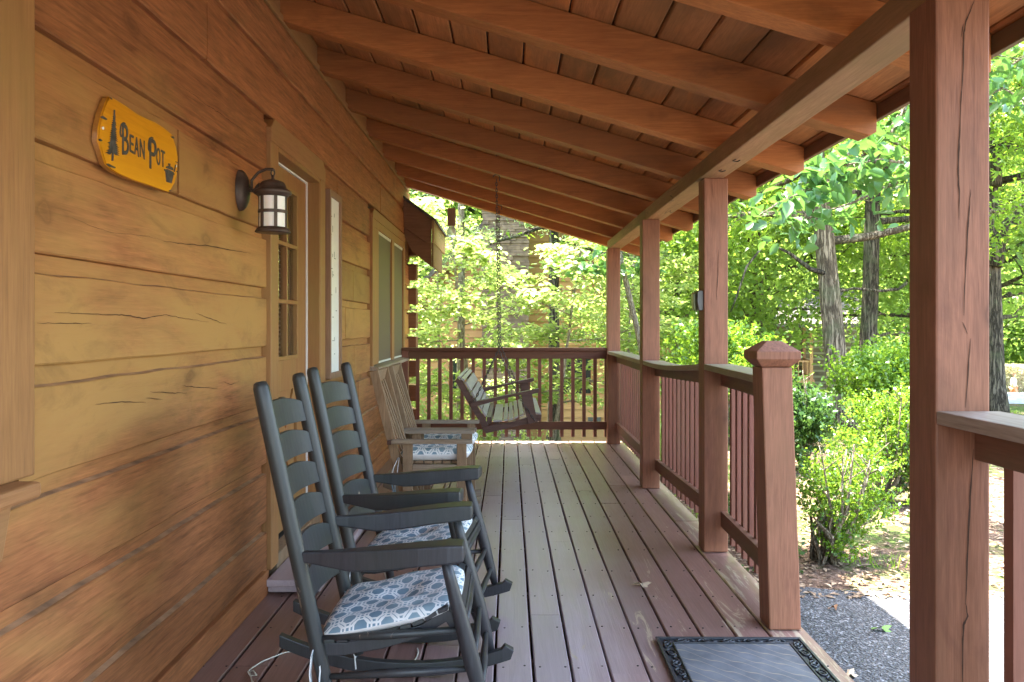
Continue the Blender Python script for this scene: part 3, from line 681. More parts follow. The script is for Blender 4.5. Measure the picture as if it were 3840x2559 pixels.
# ================================================================= furniture
def cushion(name, label, cat, loc, rz, sx, sy, th, tilt=0, group=None, seed=0, ties=True):
    r_ = random.Random(seed); t = thing(name, label, cat, loc, rz, group); t.rotation_euler = (0, tilt, rz)
    n = 22; vs = []; top = []
    def pt(u, v, s):
        # rounded square footprint
        k = .30; a = abs(u); b_ = abs(v)
        x = u*(1-.10*b_**4)*sx/2; y = v*(1-.10*a**4)*sy/2
        e = max(0, 1-a**7)**.5*max(0, 1-b_**7)**.5
        d = .005*math.sin(7*u+seed)*math.cos(5*v+2*seed)+.003*math.sin(13*v+3*u)+.010*math.exp(-((u-.1)**2+(v+.1)**2)*16)*-2
        return (x, y, (th*(.52+.4*e)+d*e) if s > 0 else th*.45*(1-e))
    g = [[0]*(n+1) for _ in range(n+1)]
    for s in (1, -1):
        o = len(vs)
        for i in range(n+1):
            for j in range(n+1): vs.append(pt(-1+2*i/n, -1+2*j/n, s))
    fs = []; ms = []; K = (n+1)**2
    for i in range(n):
        for j in range(n):
            a = i*(n+1)+j; fs.append((a, a+n+1, a+n+2, a+1)); ms.append(0); fs.append((K+a, K+a+1, K+a+n+2, K+a+n+1)); ms.append(1)
    rim = [i*(n+1) for i in range(n+1)]+[n*(n+1)+j for j in range(1, n+1)]+[i*(n+1)+n for i in range(n-1, -1, -1)]+[j for j in range(n-1, 0, -1)]
    for a, b_ in zip(rim, rim[1:]+rim[:1]): fs.append((a, K+a, K+b_, b_)); ms.append(1)
    mb = MB(); mb.v = vs; mb.f = [list(f) for f in fs]; mb.m = ms; mb.sm = [True]*len(fs)
    mb.build('pad', [M['cushion'], M['cushwhite']], t, world=False)
    if ties:
        for s in (-1, 1):
            mb = MB(); bx, by = -sx/2+.01, s*sy/2*.93
            for q in (0, 1):
                pts = [(bx-.008*q, by, .03)]+[(bx-.02-.02*q+.012*math.sin(i*1.3+q), by+s*(.012+.006*q)+.008*math.cos(i*1.1+q), .03-.05*i) for i in range(1, 6+q)]
                for a, b_ in zip(pts[:-1], pts[1:]): mb.bar(a, b_, .004, .016, up=(0, 1, .1))
            mb.build('tie', M['cushion'], t, world=False)
    return t

def ladder_rocker(label, loc, rz, group):
    t = thing('rocking_chair', label, 'rocking chair', loc, rz, group); B = lambda mb, n, **k: mb.build(n, M['black'], t, world=False, **k)
    def backp(z): return -.39+(1.139-z)*.218
    for s in (-1, 1):
        mb = MB(); zs = [.09, .16, .30, .5, .8, 1.05, 1.12, 1.135, 1.139]; rr = [.017, .021, .0245, .026, .026, .026, .025, .020, .012]
        mb.tube([(backp(z), s*.228, z) for z in zs], rr, 16); B(mb, 'back_post')
        mb = MB(); zs = [.09, .15, .28, .42, .52, .60]; rr = [.014, .022, .027, .024, .019, .015]
        mb.tube([(.335-(z-.07)*.262, s*.262, z) for z in zs], rr, 16); B(mb, 'front_leg')
        # arm: loft narrow at back, paddle at front
        mb = MB(); st = [(-.285, .228, .026, .575, .603), (-.20, .236, .030, .562, .606), (-.10, .246, .050, .548, .612), (.0, .256, .070, .556, .622), (.12, .266, .086, .574, .634), (.21, .270, .094, .584, .642), (.255, .270, .090, .590, .643), (.262, .270, .080, .596, .638)]
        vs = []
        for x, y, w_, z0, z1 in st:
            vs += [(x, s*y-w_/2, z0), (x, s*y+w_/2, z0), (x, s*y+w_/2, z1), (x, s*y-w_/2, z1)]
        n = len(st)-1; fs = [(4*i+j, 4*i+(j+1) % 4, 4*i+4+(j+1) % 4, 4*i+4+j) for i in range(n) for j in range(4)]+[(3,2,1,0), (4*n, 4*n+1, 4*n+2, 4*n+3)]
        mb.add(vs, fs, smooth=False); B(mb, 'arm', bevel=.006)
        # rocker
        mb = MB(); P = []
        for i in range(25):
            x = -.46+.865*i/24; z = .003+(x-.03)**2*.46
            P.append((x, z))
        poly = P+[(P[-1][0]+.012, P[-1][1]+.034), (P[-1][0]-.022, P[-1][1]+.052)]+[(x, z+.052-.012*abs(x)) for x, z in P[::-1][1:]]
        mb.prism(poly, s*.245-.017, s*.245+.017, 'Y'); B(mb, 'rocker', bevel=.003)
        for z, dz in ((.335, .01), (.215, .0)):
            mb = MB(); a = (backp(z), s*.229, z-.01); b_ = (.335-(z+.03-.07)*.262, s*.26, z+.03)
            mb.tube([a, Vector(a).lerp(Vector(b_), .5), b_], [.009, .0145, .009], 10); B(mb, 'stretcher')
        # seat side rail, dished
        mb = MB(); pr = [(-0.215, 0.31), (-0.12, 0.312), (0, 0.333), (0.12, 0.368), (0.2, 0.418), (0.235, 0.4), (0.245, 0.36)]
        lo = [(x-.0, z-.04) for x, z in pr[:-2]]+[(.21, .36)]
        mb.prism(pr+lo[::-1], s*.213-.014, s*.213+.014, 'Y'); B(mb, 'seat_rail', bevel=.003)
    for z in (.36, .255, .16):
        mb = MB(); x = .335-(z-.07)*.262; mb.tube([(x, -.26, z), (x, 0, z), (x, .26, z)], [.009, .0145, .009], 10); B(mb, 'front_rung')
    mb = MB(); mb.tube([(backp(.25), -.225, .25), (backp(.25), 0, .25), (backp(.25), .225, .25)], [.009, .0145, .009], 10); B(mb, 'back_rung')
    for k in range(6):
        zt = 1.062-.113*k; mb = MB(); n = 14; vs = []
        for i in range(n+1):
            q = -1+2*i/n; y = q*.222; bow = -.034*(1-q*q); zt_ = zt-.030*abs(q)**2.4-(.0 if abs(q) < .96 else .006); zb_ = zt-.098+.004*(1-q*q)
            for (z, tk) in ((zb_, .006), (zt_, .006)):
                x = backp(z)+bow; vs += [(x-tk, y, z), (x+tk, y, z)]
        fs = []
        for i in range(n):
            a = 4*i; b_ = a+4; fs += [(a, a+1, b_+1, b_), (a+1, a+3, b_+3, b_+1), (a+3, a+2, b_+2, b_+3), (a+2, a, b_, b_+2)]
        fs += [(0, 2, 3, 1), (4*n, 4*n+1, 4*n+3, 4*n+2)]
        mb.add(vs, fs, smooth=False); B(mb, 'back_slat', bevel=.002)
    prof = [(-0.19, 0.315), (-0.15, 0.317), (-0.11, 0.32), (-0.07, 0.326), (-0.03, 0.333), (0.01, 0.343), (0.05, 0.354), (0.09, 0.366), (0.13, 0.383), (0.17, 0.406), (0.205, 0.42), (0.235, 0.409), (0.252, 0.385), (0.258, 0.352)]
    for (x, z), (x2, z2) in zip(prof[:-1], prof[1:]):
        mb = MB(); d = Vector((x2-x, 0, z2-z)); dd = d.normalized()*.0025
        mb.bar((x+dd.x+d.x*.5, -.243, z+d.z*.5+.006), (x+dd.x+d.x*.5, .243, z+d.z*.5+.006), d.length-.006, .012, up=(-d.z, 0, d.x)); B(mb, 'seat_slat', bevel=.002)
    return t
G1 = 'charcoal ladder back rocking chairs'; G2 = 'trellis patterned seat cushions'
ladder_rocker('nearest charcoal ladder back rocker, in front of the door', (-.40, 2.76, .003), R(0), G1)
ladder_rocker('second charcoal ladder back rocker, half hidden behind the nearest one', (-.425, 3.575, .003), R(-6), G1)
cushion('seat_cushion', 'blue and white trellis cushion tied on the nearest charcoal rocker', 'cushion', (-.378, 2.75, .352), R(0), .46, .47, .06, R(-11.5), G2, 1)
cushion('seat_cushion', 'blue and white trellis cushion on the second charcoal rocker with a brown stain', 'cushion', (-.40, 3.57, .350), R(-6), .46, .47, .06, R(-11), G2, 2)

def slat_rocker(label, loc, rz, group):
    t = thing('wooden_armchair', label, 'armchair', loc, rz, group); W = M['weather']; WXm = M['weatherx']
    B = lambda mb, n, mat=W, bevel=.003: mb.build(n, mat, t, world=False, bevel=bevel)
    for s in (-1, 1):
        mb = MB(); mb.bar((-.352, s*.20, 1.03), (-.135, s*.20, .16), .032, .055, up=(1, 0, .25)); B(mb, 'back_stile')
        mb = MB(); mb.box(.172, .232, s*.235-.019, s*.235+.019, .055, .578); B(mb, 'front_leg')
        mb = MB(); mb.box(-.165, -.105, s*.235-.019, s*.235+.019, .055, .578); B(mb, 'rear_leg')
        mb = MB(); mb.box(-.235, .262, s*.235-.033, s*.235+.033, .579, .603); B(mb, 'arm', WXm)
        mb = MB(); mb.box(-.104, .171, s*.235-.016, s*.235+.010, .372, .448); B(mb, 'seat_rail', WXm)
        mb = MB(); mb.box(-.262, -.236, s*.225-.03, s*.225+.02, .572, .598); B(mb, 'arm_bracket', M['swing'])
        P = [(-.46+.74*i/20, .003+(-.46+.74*i/20-.02)**2*.42) for i in range(21)]
        mb = MB(); mb.prism(P+[(x, z+.058-.02*abs(x)) for x, z in P[::-1]], s*.235-.018, s*.235+.018, 'Y'); B(mb, 'rocker', WXm)
    mb = MB(); mb.bar((-.348, -.184, .995), (-.348, .184, .995), .025, .075, up=(.25, 0, 1)); B(mb, 'top_rail')
    mb = MB(); mb.bar((-.175, -.184, .47), (-.175, .184, .47), .025, .06, up=(.25, 0, 1)); B(mb, 'lower_rail')
    for y in (-.125, -.042, .042, .125):
        mb = MB(); mb.bar((-.340, y, .956), (-.182, y, .50), .010, .030, up=(0, 1, 0)); B(mb, 'back_slat')
    mb = MB(); mb.box(.14, .171, -.215, .215, .372, .448); B(mb, 'front_rail')
    for i in range(6):
        mb = MB(); x = -.15+i*.058; mb.box(x, x+.05, -.213, .213, .449, .465); B(mb, 'seat_slat')
    mb = MB(); mb.tube([(.03, -.225, .16), (.03, .225, .16)], .014, 8); B(mb, 'stretcher', W, 0)
    return t
G3 = 'weathered wooden rocking armchairs'
slat_rocker('weathered wooden rocking armchair nearer the camera, behind the charcoal rockers', (-.50, 5.24, .003), R(0), G3)
slat_rocker('weathered wooden rocking armchair farther away, under the double window', (-.49, 5.80, .003), R(0), G3)
cushion('seat_cushion', 'pale blue trellis cushion on the nearer weathered armchair', 'cushion', (-.47, 5.24, .462), 0, .46, .45, .095, R(-1), G2, 3)
cushion('seat_cushion', 'pale blue trellis cushion on the farther weathered armchair', 'cushion', (-.46, 5.80, .462), 0, .46, .45, .095, R(-1), G2, 4)

# ---- swing
SY0, SY1 = 6.95, 8.32
def S(x, y): return ((1650+x/3.484-1910)*.0023167, CH-(1250+y/3.484-1221)*.0023167)
sw = thing('porch_swing', 'dark brown slatted bench swing hanging on chains before the end railing', 'swing', (-.1, (SY0+SY1)/2, S(600, 1200)[1]))
def SP(*q): return [S(a, b_) for a, b_ in q]
for s, (y0, y1) in enumerate(((SY0, SY0+.038), (SY1-.038, SY1))):
    mb = MB(); mb.prism(SP((196, 622), (222, 590), (300, 640), (330, 690), (650, 1235), (598, 1308), (560, 1240)), y0, y1, 'Y'); mb.build('back_frame', M['swing'], sw, bevel=.003)
    mb = MB(); mb.prism(SP((545, 1222), (700, 1190), (900, 1170), (1100, 1110), (1230, 1065), (1326, 1062), (1325, 1085), (1308, 1143), (1150, 1178), (598, 1305)), y0+(-.03 if s == 0 else .03)+.0, y1+(-.03 if s == 0 else .03), 'Y'); mb.build('seat_frame', M['swing'], sw, bevel=.003)
    yy = (y0-.034, y0-.004) if s == 0 else (y1+.004, y1+.034)
    mb = MB(); mb.prism(SP((1058, 800), (1198, 770), (1268, 1150), (1150, 1178)), y0-.062 if s == 0 else y1+.032, y0-.032 if s == 0 else y1+.062, 'Y'); mb.build('arm_support', M['swing'], sw, bevel=.003)
    mb = MB(); mb.prism(SP((385, 905), (1288, 718), (1290, 768), (1190, 792), (1000, 805), (420, 962)), y0-.060 if s == 0 else y1-.02, y0+.02 if s == 0 else y1+.060, 'Y'); mb.build('arm', M['swing'], sw, bevel=.004)
BS = [((225, 588), (262, 598)), ((268, 600), (310, 632)), ((322, 648), (392, 760)), ((402, 775), (440, 850)), ((450, 868), (486, 930)), ((496, 946), (528, 1000)), ((536, 1010), (590, 1095))]
for a, b_ in BS:
    mb = MB(); p = S(*a); q = S(*b_); n = Vector((q[1]-p[1], -(q[0]-p[0]))).normalized()*-.018
    mb.prism([p, q, (q[0]+n.x, q[1]+n.y), (p[0]+n.x, p[1]+n.y)], SY0-.015, SY1+.015, 'Y'); mb.build('back_slat', M['swingslat'], sw, bevel=.003)
SS = [((695, 1160), (812, 1152)), ((832, 1150), (884, 1142)), ((902, 1138), (952, 1124)), ((970, 1118), (1022, 1098)), ((1040, 1090), (1092, 1070)), ((1112, 1062), (1160, 1050)), ((1225, 1048), (1322, 1062))]
for a, b_ in SS:
    mb = MB(); p = S(*a); q = S(*b_); mb.prism([p, q, (q[0], q[1]+.016), (p[0], p[1]+.016)], SY0-.026, SY1+.026, 'Y'); mb.build('seat_slat', M['swingslat'], sw, bevel=.003)
for (a, nm) in (((640, 1150), 'cross_brace'), ((740, 1195), 'cross_brace')):
    p = S(*a); mb = MB(); mb.box(p[0]-.02, p[0]+.02, SY0+.04, SY1-.04, p[1]-.03, p[1]+.03); mb.build(nm, M['swing'], sw, bevel=.003)
def chain(pts, r=.0034, wl=.034, ww=.008):
    mb = MB(); pts = [Vector(p) for p in pts]; k = 0
    for a, b_ in zip(pts[:-1], pts[1:]):
        d = (b_-a); n = max(1, int(d.length/(wl*.78))); dn = d.normalized(); s1 = dn.cross(Vector((0, 1, .01))).normalized(); s2 = dn.cross(s1)
        for i in range(n):
            c = a+d*((i+.5)/n); sd_ = s1 if k % 2 else s2; k += 1
            mb.tube([c+dn*wl*.5*math.cos(t)+sd_*ww*math.sin(t)+dn*0 for t in np.linspace(0, 2*math.pi, 9)], r, 5, cap=False)
    return mb
for y, yr in ((SY0-.05, 6.95), (SY1+.05, 8.68)):
    hx = -.112; top = (hx, yr, zr(hx)+.002)
    sp = (-.092, y, CH-(1310-1221)*.0023167)
    fr_ = S(985, 618) if False else S(1000, 770); bk = S(430, 930)
    mb = chain([(hx, yr, top[2]-.045), sp]); 
    mb2 = chain([sp, (fr_[0], y, fr_[1]), (S(1235, 1130)[0], y-.02 if y < 8 else y+.02, S(1235, 1130)[1])]); mb3 = chain([sp, (bk[0], y, bk[1])])
    for q in (mb2, mb3): mb.add(q.v, q.f, 0, True)
    mb.build('chain', M['chain'], sw)
    mb = MB(); mb.tube([(hx-.03*math.cos(t), yr, top[2]-.03+.028*math.sin(t)) for t in np.linspace(.2, 3.6, 12)]+[(hx+.028, yr, top[2]-.06)], .0045, 6); mb.build('hook', M['chain'], sw)

# ---- wall lantern
lx, ly = -1.060, 3.585
la = thing('wall_lantern', 'bronze outdoor wall lantern with frosted glass beside the door', 'lantern', (WX, ly, 1.93))
mb = MB(); pr = [(.0, .044), (.02, .043), (.045, .036), (.062, .026), (.072, .014), (.074, .0)]
vs = []; n = 28
for r_, x_ in pr:
    for j in range(n): vs.append((WX+x_+.002, ly-.0+r_*math.cos(2*math.pi*j/n)*.82, 1.925+r_*1.25*math.sin(2*math.pi*j/n)))
fs = [(i*n+j, (i+1)*n+j, (i+1)*n+(j+1) % n, i*n+(j+1) % n) for i in range(len(pr)-1) for j in range(n)]
mb.add(vs, fs, smooth=True); mb.build('back_plate', M['bronze'], la)
mb = MB(); mb.tube([(WX+.04, ly, 1.925), (WX+.07, ly, 1.925), (lx-.055, ly, 1.955)], .010, 10)
mb.tube([(WX+.055, ly, 1.925), (WX+.056, ly, 1.97), (WX+.085, ly, 2.005), (WX+.12, ly, 2.020), (lx+.0, ly, 2.020), (lx+.006, ly, 2.012)], .0065, 10); mb.build('arm', M['bronze'], la)
mb = MB(); mb.tube([(lx+.008*math.sin(t), ly, 2.003+.014*math.cos(t)) for t in np.linspace(0, 2*math.pi, 12)], .0035, 6, cap=False); mb.lathe((lx, ly, 0), [(.001, 1.995), (.008, 1.99), (.007, 1.98), (.012, 1.968), (.010, 1.962)], 16); mb.build('hanger', M['bronze'], la)
Z0 = 1.735; H = .21
mb = MB(); mb.lathe((lx, ly, Z0), [(.001, .236), (.03, .234), (.05, .226), (.058, .212), (.060, .198), (.066, .196), (.082, .186), (.084, .178), (.080, .172), (.070, .168), (.066, .160), (.05, .160)], 32); mb.build('roof', M['bronze'], la)
mb = MB(); mb.lathe((lx, ly, Z0), [(.0585, .012), (.0585, .165)], 32); mb.build('glass', M['frost'], la)
mb = MB(); mb.lathe((lx, ly, Z0), [(.002, .004), (.076, .0), (.078, .004), (.066, .022), (.061, .024), (.056, .022)], 32)
mb.lathe((lx, ly, Z0), [(.0585, .086), (.0645, .086), (.0645, .100), (.0585, .100)], 32, smooth=False)
for k in range(6):
    a = R(-62+60*k); dx, dy = math.cos(a), math.sin(a); tx, ty = -dy, dx; vs = []
    for z in (.02, .165):
        for (rr, tt) in ((.0575, -.007), (.0635, -.007), (.0635, .007), (.0575, .007)): vs.append((lx+dx*rr+tx*tt, ly+dy*rr+ty*tt, Z0+z))
    mb.hexa(vs)
mb.build('cage', M['bronze'], la)

# ---- sign
def Z1(x, y, X): return UX(x/1.225, y/1.225, X)
def Z2(x, y, X): return UX(300+x/3.564, 320+y/3.564, X)
SX = -1.187
M['signface'] = wood('varnished_pine', (.50, .17, .006), (.72, .30, .010), 'Y', stain=(.78, .36, .012), rough=.3, knots=0, grain=.6, bump=.05, spec=.6)
M['burn'] = plain('burnt_carving', (.06, .052, .045), .6, var=.6, scale=60)
M['signedge'] = wood('dark_varnished_edge', (.28, .10, .02), (.40, .17, .03), 'Y', rough=.4, knots=0)
sg = thing('carved_sign', 'glossy yellow carved wooden sign reading Bean Pot on the log wall', 'sign', (SX-.04, 2.3, 1.75))
out = [(395, 150), (440, 165), (600, 265), (760, 380), (880, 440), (1000, 490), (1110, 560), (1235, 660), (1262, 740), (1290, 840), (1312, 960), (1310, 1060), (1302, 1180), (1270, 1310), (1195, 1440), (1130, 1415), (900, 1335), (700, 1270), (520, 1190), (420, 1130), (345, 1050), (300, 900), (245, 740), (258, 560), (300, 380), (355, 230)]
P = [Z2(a, b_, SX) for a, b_ in out]; c0 = sum((Vector((0, p.y, p.z)) for p in P), Vector())/len(P)
vs = []
for (xx, sc) in ((SX-.0215, .99), (SX-.005, 1.0), (SX, .985)):
    for p in P: vs.append((xx, c0.y+(p.y-c0.y)*sc, c0.z+(p.z-c0.z)*sc))
n = len(P); fs = [list(range(2*n, 3*n)), list(range(n))[::-1]]
mb = MB(); mb.add(vs, fs)
for l in (0, 1):
    for i in range(n): mb.f.append([l*n+i, (l+1)*n+i, (l+1)*n+(i+1) % n, l*n+(i+1) % n]); mb.m.append(1-l); mb.sm.append(True)
mb.build('board', [M['signface'], M['signedge']], sg)
def flat(poly, name='carving', up=.0022, f=None):
    mb = MB(); p = [(f or Z2)(a, b_, SX) for a, b_ in poly]
    mb.prism([(q.y, q.z) for q in p], SX+.0004, SX+up, 'X'); return mb
# pine emblem
mb = MB(); TR = [(455, 320, 6), (455, 385, 20), (452, 440, 34), (456, 500, 44), (445, 565, 52), (442, 620, 50), (440, 690, 66), (436, 745, 62), (432, 800, 80), (428, 860, 66)]
for i in range(22):
    y0 = 345+i*25; s = 8+i*3.6; r_ = random.Random(i); cx_ = 456-i*1.4
    for sd_ in (-1, 1):
        L_ = s*(.75+.5*r_.random()); q = [(cx_, y0), (cx_+sd_*L_*.6, y0+16+L_*.28), (cx_+sd_*L_, y0+20+L_*.5+sd_*8), (cx_+sd_*L_*.5, y0+36+L_*.3), (cx_, y0+24)]
        m2 = flat(q if sd_ > 0 else q[::-1], up=.0018+.00003*i); mb.add(m2.v, m2.f)
m2 = flat([(448, 330), (458, 330), (436, 1010), (418, 1012)], up=.003); mb.add(m2.v, m2.f)
mb.build('pine_carving', M['burn'], sg)
mb = MB()
for q in ([(1135, 1130), (1160, 1120), (1245, 1165), (1240, 1195), (1215, 1312), (1150, 1290)], [(1120, 1122), (1255, 1180), (1253, 1200), (1122, 1140)], [(1145, 1090), (1185, 1075), (1235, 1105), (1240, 1140), (1146, 1106)], [(1178, 1045), (1200, 1050), (1198, 1080), (1180, 1072)], [(1250, 1150), (1262, 1100), (1270, 1062), (1275, 1064), (1268, 1110), (1256, 1160)]):
    m2 = flat(q, up=.0018+.0002*len(q)); mb.add(m2.v, m2.f)
mb.build('pot_carving', M['burn'], sg)
for q in ([(262, 425), (300, 410), (358, 455), (345, 466), (290, 446)], [(240, 725), (262, 716), (292, 738), (285, 750), (250, 745)], [(340, 1050), (370, 1048), (468, 1098), (462, 1112), (380, 1086)], [(388, 165), (402, 163), (428, 186), (420, 194)], [(1205, 690), (1240, 684), (1255, 700), (1250, 718)], [(1272, 1018), (1306, 1034), (1304, 1042), (1276, 1028)], [(1280, 1145), (1302, 1155), (1300, 1165), (1290, 1162)], [(1180, 1405), (1210, 1402), (1215, 1412), (1195, 1420)]):
    flat(q).build('notch', M['burn'], sg)
def glyph(ch, u0, u1, vt, vb, parent, depth=.0022, nm='letter', f=None, X=SX, mat=None, wob=0):
    cu = bpy.data.curves.new('t', 'FONT'); cu.body = ch; cu.offset = .0; o = bpy.data.objects.new('t', cu); col.objects.link(o)
    bpy.context.view_layer.update(); me = bpy.data.meshes.new_from_object(o.evaluated_get(bpy.context.evaluated_depsgraph_get())); bpy.data.objects.remove(o)
    V_ = [v.co.copy() for v in me.vertices]; F_ = [list(p.vertices) for p in me.polygons]; x0 = min(v.x for v in V_); x1 = max(v.x for v in V_); y0 = min(v.y for v in V_); y1 = max(v.y for v in V_)
    a = (f or Z2)(u0, (vt[0]), X); b_ = (f or Z2)(u1, vt[1], X); c = (f or Z2)(u0, vb[0], X); d = (f or Z2)(u1, vb[1], X)
    def mp(v, xx):
        s = (v.x-x0)/(x1-x0); t_ = (v.y-y0)/(y1-y0); tp = a.lerp(b_, s); bt = c.lerp(d, s); q = bt.lerp(tp, t_); return (xx, q.y, q.z)
    mb = MB(); mb.add([mp(v, X+depth) for v in V_], F_)
    # side walls from boundary edges
    from collections import Counter
    E = Counter()
    for fc in F_:
        for i in range(len(fc)): E[tuple(sorted((fc[i], fc[(i+1) % len(fc)])))] += 1
    o0 = len(mb.v); mb.v += [mp(v, X+.0003) for v in V_]
    for (i, j), k in E.items():
        if k == 1: mb.f.append([i, j, j+o0, i+o0]); mb.m.append(0); mb.sm.append(False)
    bpy.data.meshes.remove(me)
    return mb.build(nm, mat or M['burn'], parent)
glyph('B', 560, 645, (505, 545), (930, 930), sg, .0024)
glyph('E', 660, 712, (655, 680), (885, 920), sg, .0022)
glyph('A', 722, 782, (688, 700), (920, 965), sg, .0024)
glyph('N', 796, 858, (715, 745), (955, 995), sg, .0022)
glyph('P', 925, 1015, (700, 745), (1110, 1150), sg, .0024)
glyph('O', 1018, 1068, (830, 850), (1055, 1085), sg, .0022)
glyph('T', 1078, 1128, (862, 890), (1080, 1108), sg, .0024)
mb = MB()   # swash strokes in front of the two capitals
def stroke(pts, wd=7): 
    for a, b_ in zip(pts[:-1], pts[1:]):
        d = Vector((b_[0]-a[0], b_[1]-a[1])); l = d.length; nrm = Vector((-d.y, d.x))/l*wd
        m2 = flat([(a[0]-nrm.x, a[1]-nrm.y), (b_[0]-nrm.x, b_[1]-nrm.y), (b_[0]+nrm.x, b_[1]+nrm.y), (a[0]+nrm.x, a[1]+nrm.y)], up=.0019); mb.add(m2.v, m2.f)
stroke([(600, 515), (575, 500), (550, 520), (538, 570), (533, 640), (545, 690), (562, 680), (566, 630), (562, 600)])
mb.build('swash', M['burn'], sg); mb = MB()
stroke([(975, 712), (950, 696), (925, 712), (912, 770), (912, 850), (925, 885), (940, 870), (942, 820)])
mb.build('swash', M['burn'], sg)
for q in ((300, 573), (1279, 1080)):
    p = Z2(q[0], q[1], SX); mb = MB(); mb.tube([(SX, p.y, p.z), (SX+.003, p.y, p.z)], .0045, 12); mb.build('screw', M['white'], sg)

# ---- tall framed white board
wb = thing('framed_board', 'tall narrow wood framed white board with faint dark lettering right of the door', 'board', (WX, 5.42, .96))
y0, y1, z0, z1 = 5.235, 5.60, .965, 2.215
mb = MB(); mb.box(-1.205, -1.188, y0+.01, y1-.01, z0+.01, z1-.01); mb.build('panel', M['white'], wb)
M['frame'] = wood('frame_wood', (.22, .12, .07), (.33, .20, .12), 'Z', rough=.6, knots=.2)
for bx in ((y0, y0+.028, z0, z1), (y1-.028, y1, z0, z1), (y0+.028, y1-.028, z0, z0+.04), (y0+.028, y1-.028, z1-.04, z1)):
    mb = MB(); mb.box(-1.209, -1.170, *bx); mb.build('frame', M['frame'], wb, bevel=.002)
r_ = random.Random(4); mb = MB()
for k in range(8):
    zc = z1-.13-k*.14; q0 = y0+.09
    for s in range(r_.randint(2, 3)):
        yy = q0+r_.choice((0, .05, .10, .15)); zz = zc+r_.uniform(-.04, .04)
        if r_.random() < .5: mb.box(-1.188, -1.1868, yy, yy+.006, zz, zz+r_.uniform(.02, .05))
        else: mb.box(-1.188, -1.1869, yy, yy+r_.uniform(.02, .05), zz, zz+.005)
mb.build('lettering', M['burn'], wb)['kind'] = 'stuff'

# ---- doormat
dm = thing('doormat', 'black rubber doormat with scrollwork border and grey wavy lined centre', 'doormat', (.91, 2.92, .002), R(-.6))
def matmat():
    m, nt, b = new_mat('mat_carpet'); tc = N(nt, 'ShaderNodeTexCoord'); sx = N(nt, 'ShaderNodeSeparateXYZ'); L(nt, tc.outputs['Object'], sx.inputs[0])
    wv = math_(nt, 'SINE', math_(nt, 'MULTIPLY', math_(nt, 'ADD', sx.outputs[0], math_(nt, 'MULTIPLY', sx.outputs[1], .35)), 78))
    yy = math_(nt, 'ADD', math_(nt, 'MULTIPLY_ADD', sx.outputs[0], .9, sx.outputs[1]), math_(nt, 'MULTIPLY', wv, .010))
    f = math_(nt, 'ABSOLUTE', math_(nt, 'SUBTRACT', math_(nt, 'FRACT', math_(nt, 'MULTIPLY', yy, 15)), .5))
    n = noise(nt, tc.outputs['Object'], 30, 5); n2 = noise(nt, tc.outputs['Object'], 6, 4)
    base = ramp(nt, n2, [(.35, (.075, .08, .09)), (.65, (.13, .135, .145))])
    base = mixc(nt, ramp(nt, n, [(.4, (0,)*3), (.8, (.4,)*3)]), base, (.2, .19, .17))
    ln = ramp(nt, f, [(.0, (.8,)*3), (.022, (.8,)*3), (.045, (0,)*3)])
    L(nt, mixc(nt, ln, base, (.34, .27, .17)), b.inputs['Base Color']); b.inputs['Roughness'].default_value = .7; return m
mb = MB(); mb.box(-.30, .30, -.43, .43, 0, .006); mb.build('backing', M['rubber'], dm, world=False, bevel=.002)
mb = MB(); mb.box(-.235, .235, -.365, .365, .0062, .010); mb.build('centre', matmat(), dm, world=False)
mb = MB()
for (a, b_, c, d) in ((-.302, .302, .418, .432), (-.302, .302, -.432, -.418), (-.302, -.290, -.418, .418), (.290, .302, -.418, .418), (-.243, .243, .366, .374), (-.243, .243, -.374, -.366), (-.243, -.236, -.366, .366), (.236, .243, -.366, .366)): mb.box(a, b_, c, d, .0055, .0145)
mb.build('border', M['rubber'], dm, world=False, bevel=.002)
mb = MB()
def scroll(x, y, dx, dy, L_):
    k = int(L_/.085)
    for i in range(k):
        t0 = (i+.5)/k*L_; sg_ = 1 if i % 2 else -1
        pts = []
        for a in np.linspace(0, 2.2*math.pi, 16):
            r2 = .021*(1-a/9.5); px = r2*math.cos(a)*sg_; py = r2*math.sin(a)
            pts.append((x+dx*(t0+px*1.3)+dy*py, y+dy*(t0+px*1.3)+dx*py, .010))
        mb.tube(pts, .0036, 6)
        pts = [(x+dx*(t0-.04+.08*s)+dy*.016*math.sin(s*6.28)*sg_, y+dy*(t0-.04+.08*s)+dx*.016*math.sin(s*6.28)*sg_, .009) for s in np.linspace(0, 1, 9)]
        mb.tube(pts, .0046, 6)
scroll(-.266, -.41, 0, 1, .82); scroll(.266, -.41, 0, 1, .82); scroll(-.235, .396, 1, 0, .47); scroll(-.235, -.396, 1, 0, .47)
mb.build('scrollwork', M['rubber'], dm, world=False)

# ---- small things
bx = thing('motion_sensor', 'small dark plastic box fixed to the inner side of the tallest middle post', 'sensor', (1.13, 4.70, 1.44))
s_ = lambda a, b_: U(2560+a/10.45, 1050+b_/10.45, 4.70)
mb = MB(); q = [s_(*k) for k in ((530, 470), (600, 430), (765, 435), (775, 1200), (580, 1205), (540, 1000), (515, 800))]; mb.prism([(p.x, p.z) for p in q], 4.665, 4.77, 'Y'); mb.build('housing', M['plastic'], bx, bevel=.004)
mb = MB(); q = [s_(*k) for k in ((410, 560), (510, 480), (514, 1190), (450, 1190), (415, 900))]; mb.prism([(p.x, p.z) for p in q], 4.70, 4.76, 'Y'); mb.build('lens_cover', plain('olive_plastic', (.16, .2, .08), .3), bx, bevel=.003)
hb = thing('hanging_jar_light', 'glass jar under a wooden block hanging from the roof edge', 'hanging jar', (-.684, 9.42, 2.47))
p = lambda u, v: U(1480+u/2.24, 650+v/2.24, 9.42)
